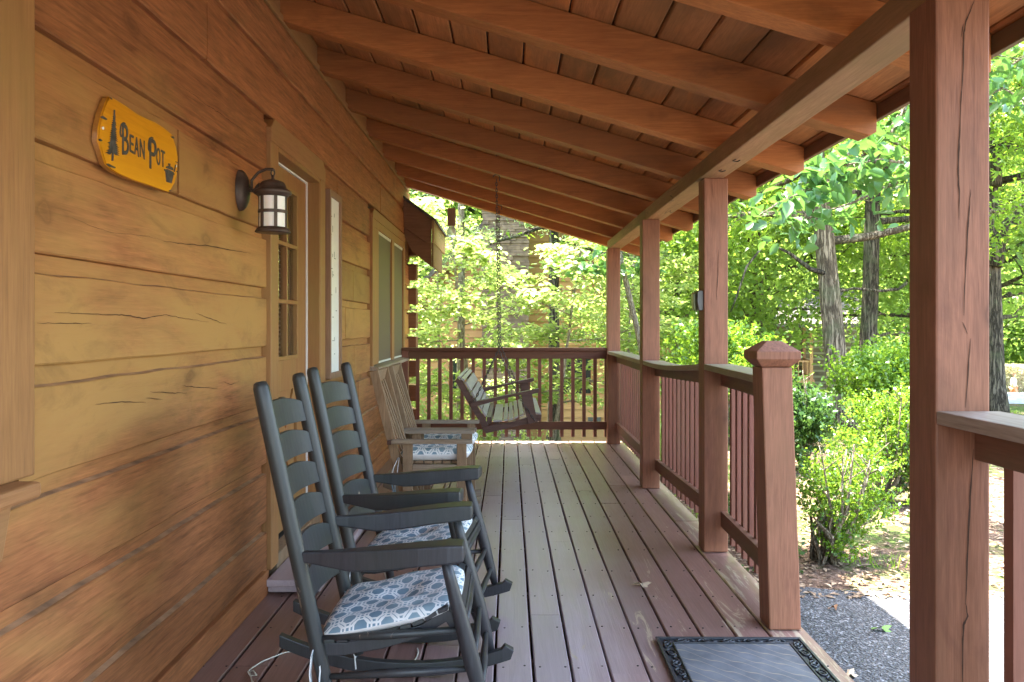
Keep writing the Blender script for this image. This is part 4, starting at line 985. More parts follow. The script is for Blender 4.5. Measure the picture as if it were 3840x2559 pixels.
a = p(445, 297); b_ = p(512, 445); mb = MB(); mb.box(a.x, b_.x, 9.375, 9.465, b_.z, a.z); mb.build('block', M['frame'], hb, bevel=.006)
cx_ = (a.x+b_.x)/2; mb = MB(); jz = p(480, 540).z
mb.lathe((cx_, 9.42, jz), [(.001, .004), (.04, .002), (.055, .02), (.057, .08), (.05, .105), (.036, .115), (.036, .13)], 20)
m, nt, b = new_mat('jar_glass'); b.inputs['Base Color'].default_value = (.75, .8, .8, 1); b.inputs['Roughness'].default_value = .15; b.inputs['Transmission Weight'].default_value = .6; M['jar'] = m
mb.build('jar', M['jar'], hb)
mb = MB(); mb.tube([(cx_, 9.42, a.z), (cx_, 9.42, zr(cx_)+.02)], .003, 6); mb.build('cord', M['chain'], hb)
# cords on the deck
cp = []
def dk(u, v, z=.006):
    Y = (CH-z)*FPX/(v-V0); return ((u-U0)*Y/FPX, Y, z)
q = [(1140, 2432), (1060, 2450), (985, 2480), (945, 2505), (930, 2520), (938, 2535), (962, 2532), (950, 2515), (935, 2520), (945, 2555), (985, 2590)]
mb = MB(); mb.tube([dk(a*1.0, b_) for a, b_ in q], .0030, 6); o = mb.build('floor_cord', M['cord']); tag(o, 'thin cream cord looped on the deck behind the nearest rocker', 'cord')
q = [(1565, 2432), (1568, 2450), (1560, 2470), (1540, 2492), (1510, 2512), (1480, 2526), (1450, 2535)]
mb = MB(); mb.tube([dk(a, b_) for a, b_ in q], .0030, 6); o = mb.build('floor_cord', M['cord']); tag(o, 'short curved cream cord lying under the nearest rocker seat', 'cord')
# fallen leaves
M['dryleaf'] = plain('dry_leaf', (.50, .38, .25), .8, var=.2, scale=40)
M['greenleaf'] = plain('fresh_fallen_leaf', (.12, .24, .04), .6)
def deadleaf(x, y, z, s, rz, label, mat, lobes=7):
    mb = MB(); n = 28; vs = [(0, 0, .012*s/.06)]
    for i in range(n):
        a = 2*math.pi*i/n; rr = s*(1+.28*math.sin(lobes*a))*(.55+.45*abs(math.cos(a)))
        vs.append((rr*math.cos(a), .62*rr*math.sin(a), .004+.010*math.sin(2*a)+.006*math.sin(3*a+1)))
    mb.add(vs, [(0, i+1, (i+1) % n+1) for i in range(n)], smooth=True); o = mb.build('fallen_leaf', mat, world=False); o.location = (x, y, z); o.rotation_euler = (0, 0, rz)
    tag(o, label, 'leaf')
p = dk(2405, 2193); deadleaf(p[0], p[1], .004, .042, R(-15), 'dry tan oak leaf lying on the deck boards', M['dryleaf'])
deadleaf(1.41, 3.32, -.134, .045, R(40), 'pale dry leaf at the deck edge beside the doormat', M['dryleaf'], 9)
deadleaf(1.66, 4.10, -.128, .024, R(10), 'brown curled leaf on the asphalt below the newel post', plain('brown_leaf', (.22, .10, .04), .8), 3)
deadleaf(1.78, 3.83, -.134, .045, R(0), 'small green leafy sprig fallen on the shaded asphalt', M['greenleaf'], 8)
# ================================================================= vegetation
M['lf_oak'] = leafmat('leaf_oak', (.06, .15, .016), (.19, .30, .03), .58, (.38, .54, .05))
M['lf_big'] = leafmat('leaf_large', (.04, .11, .025), (.09, .20, .05), .28, (.20, .40, .05), .3)
M['lf_maple'] = leafmat('leaf_maple', (.18, .27, .05), (.36, .44, .13), .55, (.55, .66, .18))
M['lf_pine'] = leafmat('leaf_pine', (.08, .14, .05), (.18, .27, .10), .4, (.3, .4, .14))
M['lf_box'] = leafmat('leaf_boxwood', (.03, .10, .012), (.20, .33, .03), .36, (.32, .48, .03), .25)
M['lf_dark'] = leafmat('leaf_laurel', (.03, .08, .015), (.07, .15, .03), .35, (.14, .25, .04), .3)
M['lf_far'] = leafmat('leaf_far', (.07, .16, .02), (.21, .31, .05), .58, (.40, .54, .10))
M['lf_hedge'] = leafmat('leaf_hedge', (.26, .24, .12), (.48, .44, .26), .4, (.5, .45, .25))
def barkmat(name, c1, c2, sc=1):
    m, nt, b = new_mat(name); v, src = coords(nt, (9*sc, 9*sc, 1.0*sc)); n = noise(nt, v, 2.6, 6, .7, .6)
    rd_ = math_(nt, 'ABSOLUTE', math_(nt, 'SUBTRACT', noise(nt, v, 2.2, 6, .65, .3), .5))
    h = math_(nt, 'MULTIPLY_ADD', ramp(nt, rd_, [(0, (0,)*3), (.09, (1,)*3)]), .5, math_(nt, 'MULTIPLY', n, .6))
    c = ramp(nt, h, [(.2, tuple(x*.35 for x in c1)), (.5, c1), (.85, c2)])
    n2 = noise(nt, src, 2.5, 4); c = mixc(nt, ramp(nt, n2, [(.52, (0,)*3), (.7, (.5,)*3)]), c, (.17, .19, .10))
    L(nt, c, b.inputs['Base Color']); b.inputs['Roughness'].default_value = .95; b.inputs['Specular IOR Level'].default_value = .15
    bp = N(nt, 'ShaderNodeBump', i={'Strength': 1.0, 'Distance': .03}); L(nt, h, bp.inputs['Height']); L(nt, bp.outputs[0], b.inputs['Normal'])
    return m
M['bark'] = barkmat('oak_bark', (.12, .09, .06), (.31, .245, .17)); M['barkd'] = barkmat('dark_bark', (.055, .045, .032), (.17, .14, .10)); M['twig'] = barkmat('twig_bark', (.27, .21, .14), (.50, .42, .31), 3)
nr = np.random.RandomState(7)
def leaves_arr(cen, size, up=.55, kind='q', nr=nr, droop=0, aspect=.55):
    n = len(cen); nrm = nr.normal(size=(n, 3)); nrm /= np.linalg.norm(nrm, axis=1, keepdims=True)
    nrm = nrm*(1-up)+np.array([0, 0, 1.0])*up; nrm /= np.linalg.norm(nrm, axis=1, keepdims=True)
    t = nr.normal(size=(n, 3)); t[:, 2] -= droop; t -= nrm*(t*nrm).sum(1, keepdims=True); t /= np.linalg.norm(t, axis=1, keepdims=True)
    s = np.cross(nrm, t); sz = (size*(.65+.7*nr.rand(n)))[:, None]
    c = cen
    if kind == 'q':
        P = [(0, 0, 0), (.5, aspect*.5, .10), (1.0, 0, -.05), (.5, -aspect*.5, .10)]
        F = [[0, 1, 2, 3]]
    elif kind == 'h':
        P = [(0, 0, 0), (.28, aspect*.46, .08), (.68, aspect*.44, .05), (1.0, 0, -.12), (.68, -aspect*.44, .05), (.28, -aspect*.46, .08)]
        F = [[0, 1, 2, 3], [0, 3, 4, 5]]
    else:  # lobed
        P = [(0, 0, 0), (.22, .30, .05), (.40, .17, .03), (.62, .36, .03), (1.0, 0, -.14), (.62, -.36, .03), (.40, -.17, .03), (.22, -.30, .05)]
        F = [[0, 1, 2, 4], [2, 3, 4, 4], [0, 4, 6, 7], [6, 4, 5, 5]]
        F = [[0, 1, 2, 4], [0, 4, 6, 7]]
    k = len(P); V_ = np.empty((n, k, 3))
    for i, (a, b_, h) in enumerate(P): V_[:, i] = c+sz*(t*(a-.4)+s*b_+nrm*h)
    f = (np.arange(n)*k)[:, None, None]+np.array(F)[None]
    return V_.reshape(-1, 3), f.reshape(-1, 4)
def grow(base, top, r0, r1, rnd, nl, z0f, length, spread=.35, sub=5, crown_up=.35, wob=.05, lfn=None, trunk_n=14):
    """trunk from base to top, limbs, sub limbs. returns MB and twig points"""
    mb = MB(); base = Vector(base); top = Vector(top); H = (top-base).length
    pts = []
    for i in range(trunk_n+1):
        t = i/trunk_n; p = base.lerp(top, t); p += Vector((math.sin(t*5+rnd.random())*wob*H*.12, math.cos(t*4+rnd.random())*wob*H*.12, 0))*(t > 0)
        pts.append(p)
    rad = [r0*(1-t)+r1*t+r0*.55*max(0, 1-t*trunk_n/1.6)**2 for t in [i/trunk_n for i in range(trunk_n+1)]]
    mb.tube(pts, rad, 14); tips = []
    for k in range(nl):
        f = z0f+(1-z0f)*(k+.5)/nl; i = min(trunk_n-1, int(f*trunk_n)); p = pts[i].lerp(pts[i+1], f*trunk_n-i)
        a = k*2.4+rnd.random()*.8; l = length*(1-.45*((f-z0f)/(1-z0f))**1.5)*(.75+.5*rnd.random())
        d = Vector((math.cos(a), math.sin(a), crown_up*(.3+f)+rnd.uniform(-.15, .2))).normalized()
        lp = [p]; n = 7; r = rad[i]*.5
        for s in range(n):
            d = (d+Vector((rnd.uniform(-1, 1), rnd.uniform(-1, 1), rnd.uniform(-.7, .7)))*.17).normalized(); lp.append(lp[-1]+d*l/n)
        mb.tube(lp, [max(.008, r*(1-s/(n+.5))**1.1) for s in range(n+1)], 7)
        for s in range(sub):
            q = .25+.75*(s+.5)/sub; j = min(n-1, int(q*n)); p2 = lp[j].lerp(lp[j+1], q*n-j); dd = (lp[j+1]-lp[j]).normalized()
            d2 = (dd*.6+Vector((rnd.uniform(-1, 1), rnd.uniform(-1, 1), rnd.uniform(-.5, .6)))*.9).normalized(); l2 = length*spread*(.6+.7*rnd.random()); sp = [p2]
            for s2 in range(4):
                d2 = (d2+Vector((rnd.uniform(-1, 1), rnd.uniform(-1, 1), rnd.uniform(-.8, .5)))*.25).normalized(); sp.append(sp[-1]+d2*l2/4)
            mb.tube(sp, [max(.005, r*.28*(1-s2/4.5)) for s2 in range(5)], 5)
            tips += [tuple(sp[2]), tuple(sp[3]), tuple(sp[4]), tuple(sp[4].lerp(sp[3], .5))]
        tips.append(tuple(lp[-1]))
    return mb, np.array(tips)
def clump(tips, per, sig, flat=.45, nr=nr):
    c = np.repeat(tips, per, axis=0); off = nr.normal(size=c.shape)*np.array([sig, sig, sig*flat]); return c+off
def make_tree(name, label, cat, base, top, r0, r1, seed, nl=12, z0f=.3, length=3.5, per=40, sig=.35, size=.11, leaf='lf_oak', bark='bark', kind='h', sub=5, spread=.35, crown_up=.35, up=.5, wob=.05, group=None, flat=.45, droop=.2, aspect=.6):
    rnd = random.Random(seed); n_ = np.random.RandomState(seed); base = Vector(base)
    t = thing(name, label, cat, base, 0, group)
    mb, tips = grow(base, top, r0, r1, rnd, nl, z0f, length, spread, sub, crown_up, wob)
    mb.build('trunk', M[bark], t)
    cen = clump(tips, per, sig, flat, n_)-np.array(base)
    V_, F_ = leaves_arr(cen, size, up, kind, n_, droop, aspect)
    mesh_np('crown', V_, F_, M[leaf], t)
    return t
def put(src, x, y, rz, s, label, group=None, cat=None):
    c = copy_tree(src); c.location = (x, y, gz(x, y)-.1); c.rotation_euler = (0, 0, rz); c.scale = (s, s, s*1.0); c['label'] = label
    if group: c['group'] = group
    elif 'group' in c: del c['group']
    if cat: c['category'] = cat
    return c
def at(u, v, Y): p = U(u, v, Y); return p
# --- oaks right of the porch
b0 = (5.42, 13.0, gz(5.4, 13)-.1)
oak1 = make_tree('oak_tree', 'pale barked leaning oak with flaky trunk, left of the pair of trunks', 'tree', b0, (4.55, 13.3, 9.5), .185, .09, 21, nl=17, z0f=.30, length=4.2, per=62, sig=.42, size=.12, leaf='lf_oak', kind='l', sub=6, crown_up=.18, wob=.02)
oak2 = make_tree('oak_tree', 'darker slimmer oak trunk, right of the pair of trunks', 'tree', (6.66, 15.0, gz(6.6, 15)-.1), (7.1, 15.2, 10.5), .165, .08, 22, nl=15, z0f=.32, length=4.4, per=58, sig=.45, size=.12, leaf='lf_oak', bark='barkd', kind='l', sub=6, crown_up=.2, wob=.03)
oak3 = make_tree('oak_tree', 'lichen spotted dark oak at right edge with heavy forked limbs', 'tree', (9.12, 15.0, gz(9.2, 15)-.1), (8.85, 15.1, 9.5), .175, .11, 25, nl=15, z0f=.34, length=4.6, per=62, sig=.45, size=.125, leaf='lf_oak', bark='barkd', kind='l', sub=6, crown_up=.25, wob=.01)
mb = MB()
def limb(px, Y, r0, r1, Y2=None):
    pts = [at(a, b_, Y+(0 if Y2 is None else (Y2-Y)*i/(len(px)-1))) for i, (a, b_) in enumerate(px)]; n = len(pts)-1
    mb.tube(pts, [r0+(r1-r0)*i/n for i in range(n+1)], 10)
limb([(3722, 1000), (3735, 920), (3760, 870), (3800, 830), (3870, 780), (3960, 700)], 14.9, .17, .11); mb.build('limb', M['barkd'], oak3); mb = MB()
limb([(3720, 700), (3725, 600), (3760, 560), (3850, 520), (3960, 470)], 14.8, .17, .10); mb.build('limb', M['barkd'], oak3); mb = MB()
limb([(3850, 420), (3830, 300), (3800, 200), (3790, 120), (3740, 20)], 14.5, .06, .04)
mb.build('limb', M['barkd'], oak3)
mb = MB(); limb([(3400, 1060), (3370, 1085), (3300, 1092), (3200, 1082), (3130, 1098), (3050, 1088)], 14.6, .032, .02); mb.build('limb', M['barkd'], oak1); mb = MB(); limb([(3110, 1030), (3040, 1010), (2960, 950), (2900, 920)], 13, .05, .015); mb.build('limb', M['barkd'], oak1); mb = MB(); limb([(2880, 900), (2800, 1000), (2760, 1120), (2740, 1170)], 12.5, .02, .008)
mb.build('limb', M['barkd'], oak1)
# near sapling with large leaves arching under the roof edge, its stem behind the near post
def near_tree(label, stem, branches, seed, leafsize, per):
    rnd = random.Random(seed); n_ = np.random.RandomState(seed); t = thing('young_tree', label, 'tree', stem[0])
    mb = MB(); mb.tube([Vector(p) for p in stem], [.05-.006*i for i in range(len(stem))], 10); cen = []
    for br in branches:
        pts = [Vector(p) for p in br]; mb.tube(pts, [.014-.010*i/(len(pts)-1) for i in range(len(pts))], 6)
        for i in range(len(pts)-1):
            for k in range(per):
                q = pts[i].lerp(pts[i+1], rnd.random())
                tw = Vector((rnd.gauss(0, .11), rnd.gauss(0, .16), rnd.gauss(-.02, .08)))
                if rnd.random() < .3: mb.tube([q, q+tw*.6, q+tw], [.004, .003, .002], 4)
                for j in range(3): cen.append(q+tw+Vector((rnd.gauss(0, .05), rnd.gauss(0, .05), rnd.gauss(0, .035))))
    mb.build('trunk', M['twig'], t); c = np.array([tuple(x) for x in cen])-np.array(stem[0])
    V_, F_ = leaves_arr(c, leafsize, .45, 'h', n_, .9, .52); mesh_np('crown', V_, F_, M['lf_big'], t); return t
sx_ = 3.42
stem = [(sx_, 6.55, gz(sx_, 6.5)-.05), (sx_+.03, 6.55, .8), (sx_, 6.5, 1.7), (sx_-.05, 6.4, 2.6), (sx_-.12, 6.3, 3.4), (sx_-.1, 6.2, 4.4)]
top = Vector(stem[4])
br = [[stem[4], at(3250, 640, 6.1), at(3060, 700, 5.9), at(2920, 760, 5.8), at(2800, 840, 5.7)],
      [stem[3], at(3330, 700, 6.2), at(3200, 760, 6.1), at(3080, 800, 6.0), at(2960, 840, 5.9)],
      [stem[3], at(3300, 600, 6.0), at(3160, 620, 5.9), at(3020, 690, 5.8)],
      [stem[4], at(3330, 520, 6.1), at(3200, 560, 6.0), at(3100, 640, 6.0), at(3000, 760, 6.0)],
      [stem[5], at(3560, 300, 6.2), at(3700, 200, 6.2), at(3860, 230, 6.3)],
      [stem[4], at(3600, 420, 6.4), at(3760, 330, 6.4), at(3880, 400, 6.5)], [stem[5], at(3640, 150, 6.4), at(3760, 60, 6.4), at(3900, 40, 6.5)], [stem[5], at(3680, 260, 6.8), at(3800, 240, 6.8), at(3920, 160, 6.9)], [stem[5], at(3420, 300, 6.3), at(3300, 420, 6.2), at(3160, 470, 6.2)]]
near_tree('young tree with large drooping leaves arching below the porch roof edge', stem, br, 5, .12, 12)
stem = [(1.95, 11.5, gz(1.9, 11.5)-.05), (1.9, 11.5, 1.0), (1.6, 11.4, 2.2), (1.4, 11.3, 3.2)]
br = [[stem[2], at(2300, 1010, 11), at(2240, 1000, 11), at(2180, 990, 11)], [stem[3], at(2360, 960, 11), at(2300, 930, 11), at(2250, 960, 11), at(2200, 1010, 11)], [stem[3], at(2420, 980, 11), at(2440, 1000, 11)]]
near_tree('slender young tree with broad dark leaves just past the far corner post', stem, br, 6, .16, 6)

# --- saplings behind the end railing
SG = 'saplings behind the end railing'
saps = [((-1.95, 11.6), (-1.8, 11.7, 3.3), 31, 1.15, 'bright leafed sapling at the cabin corner beyond the log ends'),
        ((-.55, 12.6), (-.9, 12.4, 3.0), 32, 1.3, 'bright leafed sapling behind the swing chain'),
        ((.62, 12.2), (1.1, 12.0, 2.5), 33, 1.4, 'bright sunlit sapling with spreading layered branches right of the swing'),
        ((-1.3, 14.4), (-1.25, 14.4, 3.4), 34, 1.4, 'sapling with layered leaves deep behind the left railing end'),
        ((1.9, 13.6), (2.2, 13.7, 3.2), 35, 1.5, 'sapling beyond the far corner post')]
for (x, y), tp, sd_, ln, lb in saps:
    make_tree('sapling', lb, 'tree', (x, y, gz(x, y)-.05), tp, .035, .012, sd_, nl=13, z0f=.22, length=ln, per=13, sig=.17, size=.11, leaf='lf_maple', bark='twig', kind='h', sub=4, spread=.4, crown_up=.05, up=.62, flat=.28, droop=.5, wob=.05)
# thin pine and mossy trunk
pine = make_tree('pine_tree', 'slim pale trunked pine left of the swing chain with soft needles', 'tree', (-.86, 13.8, gz(-.8, 13.8)-.05), (-.80, 13.9, 8.0), .075, .04, 36, nl=16, z0f=.50, length=1.6, per=110, sig=.22, size=.10, leaf='lf_pine', bark='twig', kind='q', sub=4, up=.15, flat=.5, aspect=.12, wob=.01)
hem = make_tree('hemlock_tree', 'mossy trunked hemlock standing right of the swing seat', 'tree', (.80, 14.6, gz(.8, 14.6)-.05), (.82, 14.6, 7.5), .12, .05, 37, nl=20, z0f=.46, length=2.0, per=70, sig=.26, size=.085, leaf='lf_pine', bark='barkd', kind='q', sub=5, up=.4, flat=.25, aspect=.22, wob=.01, crown_up=-.05)
# --- larger trees behind everything
BG = 'broadleaf trees closing the view behind the cabins'
bgt = make_tree('broadleaf_tree', 'tall full green broadleaf tree in the wood behind the cabins', 'tree', (0, 0, 0), (.2, 0, 11), .28, .10, 41, nl=20, z0f=.24, length=4.2, per=26, sig=.6, size=.22, leaf='lf_far', bark='barkd', kind='q', sub=6, crown_up=.25, group=BG, aspect=.7)
bgl = 'tall full green broadleaf tree in the wood behind the cabins'
spots = [(-7, 24, 1.0), (-4.5, 30, 1.15), (-1, 33, 1.2), (3.2, 29, 1.05), (6.5, 26.5, .95), (9.5, 29, 1.1), (13.5, 47, 1.4), (20, 45, 1.3), (26, 58, 1.5), (33, 63, 1.5), (9, 46, 1.5), (3, 45, 1.5), (-5, 44, 1.5), (40, 58, 1.4), (17, 62, 1.7), (38, 78, 1.8), (-12, 36, 1.3), (-16, 22, 1.1), (50, 66, 1.6), (25, 84, 2.0), (7, 70, 2.1), (-9, 66, 2.0)]
rnd = random.Random(9)
bgt.location = (-8, 21, gz(-8, 21)-.1)
for x, y, s in spots: put(bgt, x, y, rnd.random()*6.3, s, bgl, BG)
mid = [(11.5, 20.5, .78, 'broadleaf tree at mid distance between the oak trunks and the road'), (3.6, 17.2, .5, 'leafy tree just beyond the far corner posts'), (14.3, 24, .85, 'full green tree standing past the forked oak at right'), (6.2, 20, .72, 'full green tree behind the pale barked oak'), (20.6, 30, .9, 'green tree shading the lane near the walker'), (-4.6, 19.4, .5, 'bushy tree left of the brown neighbour cabin gable'), (4.3, 21.5, .6, 'bushy tree at the right corner of the neighbour cabin')]
for x, y, s, lb in mid:
    put(bgt, x, y, rnd.random()*6.3, s, lb)
# --- the far wood, one mass of foliage
n_ = np.random.RandomState(77); k = 70000
ang = np.radians(n_.uniform(-50, 60, k)); rr_ = n_.uniform(70, 95, k); x_ = rr_*np.sin(ang); y_ = rr_*np.cos(ang); hh = 5+3.5*np.sin(x_*.21)+2.5*np.sin(x_*.53+1); z_ = -4+n_.rand(k)*(hh+5)
V_, F_ = leaves_arr(np.stack([x_, y_, z_], 1), .8, .35, 'q', n_, .2, .7); o = mesh_np('distant_woods', V_, F_, M['lf_far']); tag(o, 'hazy green woods far behind the cabins and lane', 'woods', kind='stuff')
# --- shrubs
def shrub(label, x, y, stems, blobs, leaf, size, n, seed, deadtw=0, cat='shrub'):
    rnd = random.Random(seed); n_ = np.random.RandomState(seed); z = gz(x, y)-.03; t = thing('shrub', label, cat, (x, y, z)); mb = MB(); cen = []
    for (bx, by, bz, br) in blobs:
        for s in range(stems):
            a = rnd.random()*6.28; rr = br*.75*rnd.random()**.5; e = Vector((bx+rr*math.cos(a), by+rr*math.sin(a), bz+rnd.uniform(-.5, .8)*br)); b0 = Vector((x+rnd.uniform(-.07, .07), y+rnd.uniform(-.06, .06), z))
            mmid = b0.lerp(e, .45)+Vector((rnd.uniform(-.07, .07), rnd.uniform(-.07, .07), .05)); m2 = b0.lerp(e, .75)+Vector((rnd.uniform(-.05, .05), rnd.uniform(-.05, .05), .03))
            mb.tube([b0, mmid, m2, e], [.012+.006*rnd.random(), .009, .006, .003], 6)
        k = int(n*br*br*4); d = n_.normal(size=(k, 3)); d /= np.linalg.norm(d, axis=1, keepdims=True); r_ = br*(.25+.75*n_.rand(k)**.6)*(1+.35*np.sin(d[:, 0]*7+seed)*np.sin(d[:, 1]*6+bx*9)+.25*np.sin(d[:, 2]*11+by*5))
        c = d*r_[:, None]; c[:, 2] *= .9; c += np.array([bx, by, bz]); od = d*.8+n_.normal(size=d.shape)*.5+np.array([0, 0, .8]); od /= np.linalg.norm(od, axis=1, keepdims=True)
        m_ = 11; sl = size*(2.0+2.6*n_.rand(k, 1)); tt = np.tile(np.linspace(0, 1, m_), k)[:, None]
        sprig = np.repeat(c, m_, axis=0)+np.repeat(od*sl, m_, axis=0)*tt+n_.normal(size=(k*m_, 3))*size*.28; cen.append(sprig)
    for k in range(deadtw):
        a = rnd.uniform(-2.6, .8); b0 = Vector((x, y, z)); e = b0+Vector((math.cos(a)*.25, math.sin(a)*.2, rnd.uniform(.5, 1.0)))*1.1; q = b0.lerp(e, .5)+Vector((.05, 0, 0)); mb.tube([b0, q, e], [.012, .009, .004], 6)
        for s in range(3):
            f = q.lerp(e, rnd.random()); mb.tube([f, f+Vector((rnd.uniform(-.12, .12), rnd.uniform(-.1, .1), rnd.uniform(.05, .18)))], [.005, .002], 5)
    mb.build('stem', M['twig'], t); c = np.concatenate(cen)-np.array([x, y, z]); V_, F_ = leaves_arr(c, size, .3, 'q', n_, -.6, .55); mesh_np('foliage', V_, F_, M[leaf], t); return t
def bl(u, v, Y, r): p = U(u, v, Y); return (p.x, Y, p.z, r)
shrub('nearest bright boxwood with bare pale stems beside the asphalt', 1.95, 4.95, 6, [bl(3110, 1800, 4.95, .17), bl(3220, 1760, 5.1, .18), bl(3070, 1900, 4.9, .12), bl(3190, 1940, 4.95, .16), bl(3150, 2050, 4.9, .11), bl(3290, 1900, 5.1, .12)], 'lf_box', .026, 1150, 51, deadtw=5)
shrub('larger bright boxwood behind the nearest one, reaching the near post', 3.05, 6.6, 6, [bl(3300, 1580, 6.6, .24), bl(3380, 1700, 6.6, .26), bl(3240, 1700, 6.5, .2), bl(3400, 1560, 6.7, .24), bl(3440, 1800, 6.6, .2), bl(3480, 1660, 6.7, .25)], 'lf_box', .030, 950, 52, deadtw=3)
shrub('dark green broadleaf shrub at the foot of the oak pair', 4.75, 10.2, 5, [bl(3230, 1420, 10.2, .36), bl(3330, 1400, 10.4, .4), bl(3290, 1480, 10.0, .36), bl(3400, 1450, 10.2, .42), bl(3360, 1520, 9.9, .35)], 'lf_box', .055, 420, 53, deadtw=3)
shrub('low dark laurel shrub seen just right of the newel post', 3.05, 8.2, 5, [bl(3000, 1560, 8.2, .3), bl(2940, 1600, 8.2, .3), bl(3040, 1590, 8.1, .2), bl(2990, 1650, 8.1, .25)], 'lf_dark', .05, 500, 54, deadtw=2)
shrub('bright green bush behind the side railing below the tall posts', 2.7, 10.2, 4, [bl(2780, 1370, 10.2, .42), bl(2660, 1340, 10.5, .5), bl(2860, 1400, 9.8, .35)], 'lf_box', .06, 330, 55)
shrub('low plants growing along the deck edge near the far corner', 1.62, 7.6, 3, [(1.62, 7.4, .02, .2), (1.6, 8.0, .0, .2), (1.7, 6.9, .0, .18), (1.75, 8.7, .1, .25)], 'lf_maple', .045, 420, 56)
shrub('low leafy weeds at the deck edge below the middle railing', 1.6, 5.6, 3, [(1.6, 5.4, -.06, .13), (1.66, 5.9, -.04, .16), (1.62, 4.8, -.1, .1)], 'lf_dark', .035, 500, 57)
shrub('leafy undergrowth behind the end railing under the saplings', -.2, 11.3, 3, [(-1.3, 11.2, -.35, .5), (-.5, 11.4, -.45, .42), (.3, 11.0, -.6, .3), (-1.9, 12.5, -.2, .6)], 'lf_maple', .07, 230, 58)
# --- ground litter and grass blades
n_ = np.random.RandomState(3); k = 15000
x = 1.3+n_.rand(k)**1.2*9; y = 4.28+n_.rand(k)**1.4*12; c = np.array([(a, b_, gz(a, b_)+.012) for a, b_ in zip(x, y)])
V_, F_ = leaves_arr(c, .045, .8, 'q', n_, 0, .5); M['litter'] = leafmat('leaf_litter', (.10, .055, .03), (.42, .31, .2), .1, (.4, .3, .2), .8)
o = mesh_np('leaf_litter', V_, F_, M['litter']); tag(o, 'brown and tan leaf litter scattered over the bare earth', 'leaf litter', kind='stuff')
c0 = np.stack([1.4+n_.rand(260)*9, 4.9+n_.rand(260)**1.1*15], 1); c = np.repeat(c0, 26, axis=0)+n_.normal(size=(260*26, 2))*.07; B_ = len(c)
z = np.array([gz(a, b_) for a, b_ in c]); ang = n_.rand(B_)*6.28; h = .05+.07*n_.rand(B_); wd = .004; ln = n_.normal(size=(B_, 2))*.03
V_ = np.empty((B_, 4, 3)); dx = np.cos(ang)*wd; dy = np.sin(ang)*wd
V_[:, 0] = np.stack([c[:, 0]-dx, c[:, 1]-dy, z], 1); V_[:, 1] = np.stack([c[:, 0]+dx, c[:, 1]+dy, z], 1); V_[:, 2] = np.stack([c[:, 0]+ln[:, 0]+dx*.2, c[:, 1]+ln[:, 1]+dy*.2, z+h], 1); V_[:, 3] = np.stack([c[:, 0]+ln[:, 0]-dx*.2, c[:, 1]+ln[:, 1]-dy*.2, z+h], 1)
o = mesh_np('grass', V_.reshape(-1, 3), (np.arange(B_)*4)[:, None]+np.arange(4)[None], M['lf_oak']); tag(o, 'thin grass tufts on the bare earth past the asphalt', 'grass', kind='stuff')

# ================================================================= neighbour cabin behind the end railing
M['nsiding'] = wood('neighbour_siding', (.30, .16, .06), (.50, .29, .13), 'X', stain=(.40, .22, .09), rough=.7, knots=.6, grain=.6)
M['stone'] = plain('ledge_stone', (.17, .12, .085), .9, var=.45, scale=4, bump=.4)
nb = thing('neighbour_cabin', 'brown sided cabin with a stacked stone chimney behind the saplings', 'cabin', (0, 20, -1.7))
NY = 20.0; ZB = CH-430*NY/FPX
mb = MB(); AP = (.35, 4.55); hw = 3.4
def topz(x): return AP[1]-abs(x-AP[0])*.95
z = ZB+.35; zz = []
mb.box(AP[0]-hw, AP[0]+hw+.3, NY+.03, NY+7, ZB-.6, ZB+.35)
while z < AP[1]-.1:
    h = .2; e0 = AP[0]-hw; e1 = AP[0]+hw+.3
    zt = z+h
    if zt > topz(e0): e0 = AP[0]-(AP[1]-zt)/.95; e1 = AP[0]+(AP[1]-zt)/.95
    e1 = min(e1, AP[0]+(AP[1]-zt)/.95) if zt > 1.3 else e1
    if e1-e0 > .1: mb.hexa([(e0, NY, z+.012), (e1, NY, z+.012), (e1, NY+.1, z), (e0, NY+.1, z), (e0, NY+.02, zt), (e1, NY+.02, zt), (e1, NY+.1, zt), (e0, NY+.1, zt)])
    z += h
mb.prism([(AP[0]-hw, ZB), (AP[0]+hw, ZB), (AP[0]+hw, topz(AP[0]+hw)), AP, (AP[0]-hw, topz(AP[0]-hw))], NY+.1, NY+7, 'Y')
mb.build('wall', M['nsiding'], nb)
mb = MB()
for s in (-1, 1):
    a = (AP[0]-s*.0, AP[1]+.12); b_ = (AP[0]+s*(hw+.5), AP[1]+.12-(hw+.5)*.95)
    mb.prism([a, b_, (b_[0], b_[1]+.14), (a[0], a[1]+.14)][::s], NY-.45, NY+7.4, 'Y')
mb.build('roof', M['shingle'], nb)
for s in (-1, 1):
    mb = MB(); a = (AP[0], AP[1]+.10); b_ = (AP[0]+s*(hw+.5), AP[1]+.10-(hw+.5)*.95); mb.prism([a, b_, (b_[0], b_[1]-.2), (a[0], a[1]-.2)][::s], NY-.47, NY-.42, 'Y'); mb.build('rake_board', M['eave'], nb)
mb = MB(); rnd = random.Random(2); c0x = (1480+745/2.24-U0)*NY/FPX; c1x = (1480+1120/2.24-U0)*NY/FPX; z = ZB-.3
while z < 5.2:
    h = rnd.uniform(.05, .10); x = c0x-rnd.uniform(0, .03)
    while x < c1x-.02:
        w_ = rnd.uniform(.12, .4); x2 = min(x+w_, c1x+rnd.uniform(0, .03)); d = rnd.uniform(0, .05); mb.box(x+.004, x2-.004, NY-.62-d, NY-.1, z+.004, z+h-.003); x = x2
    z += h
mb.box(c0x+.04, c1x-.04, NY-.58, NY+.05, ZB-.3, 5.1)
mb.build('chimney', M['stone'], nb)
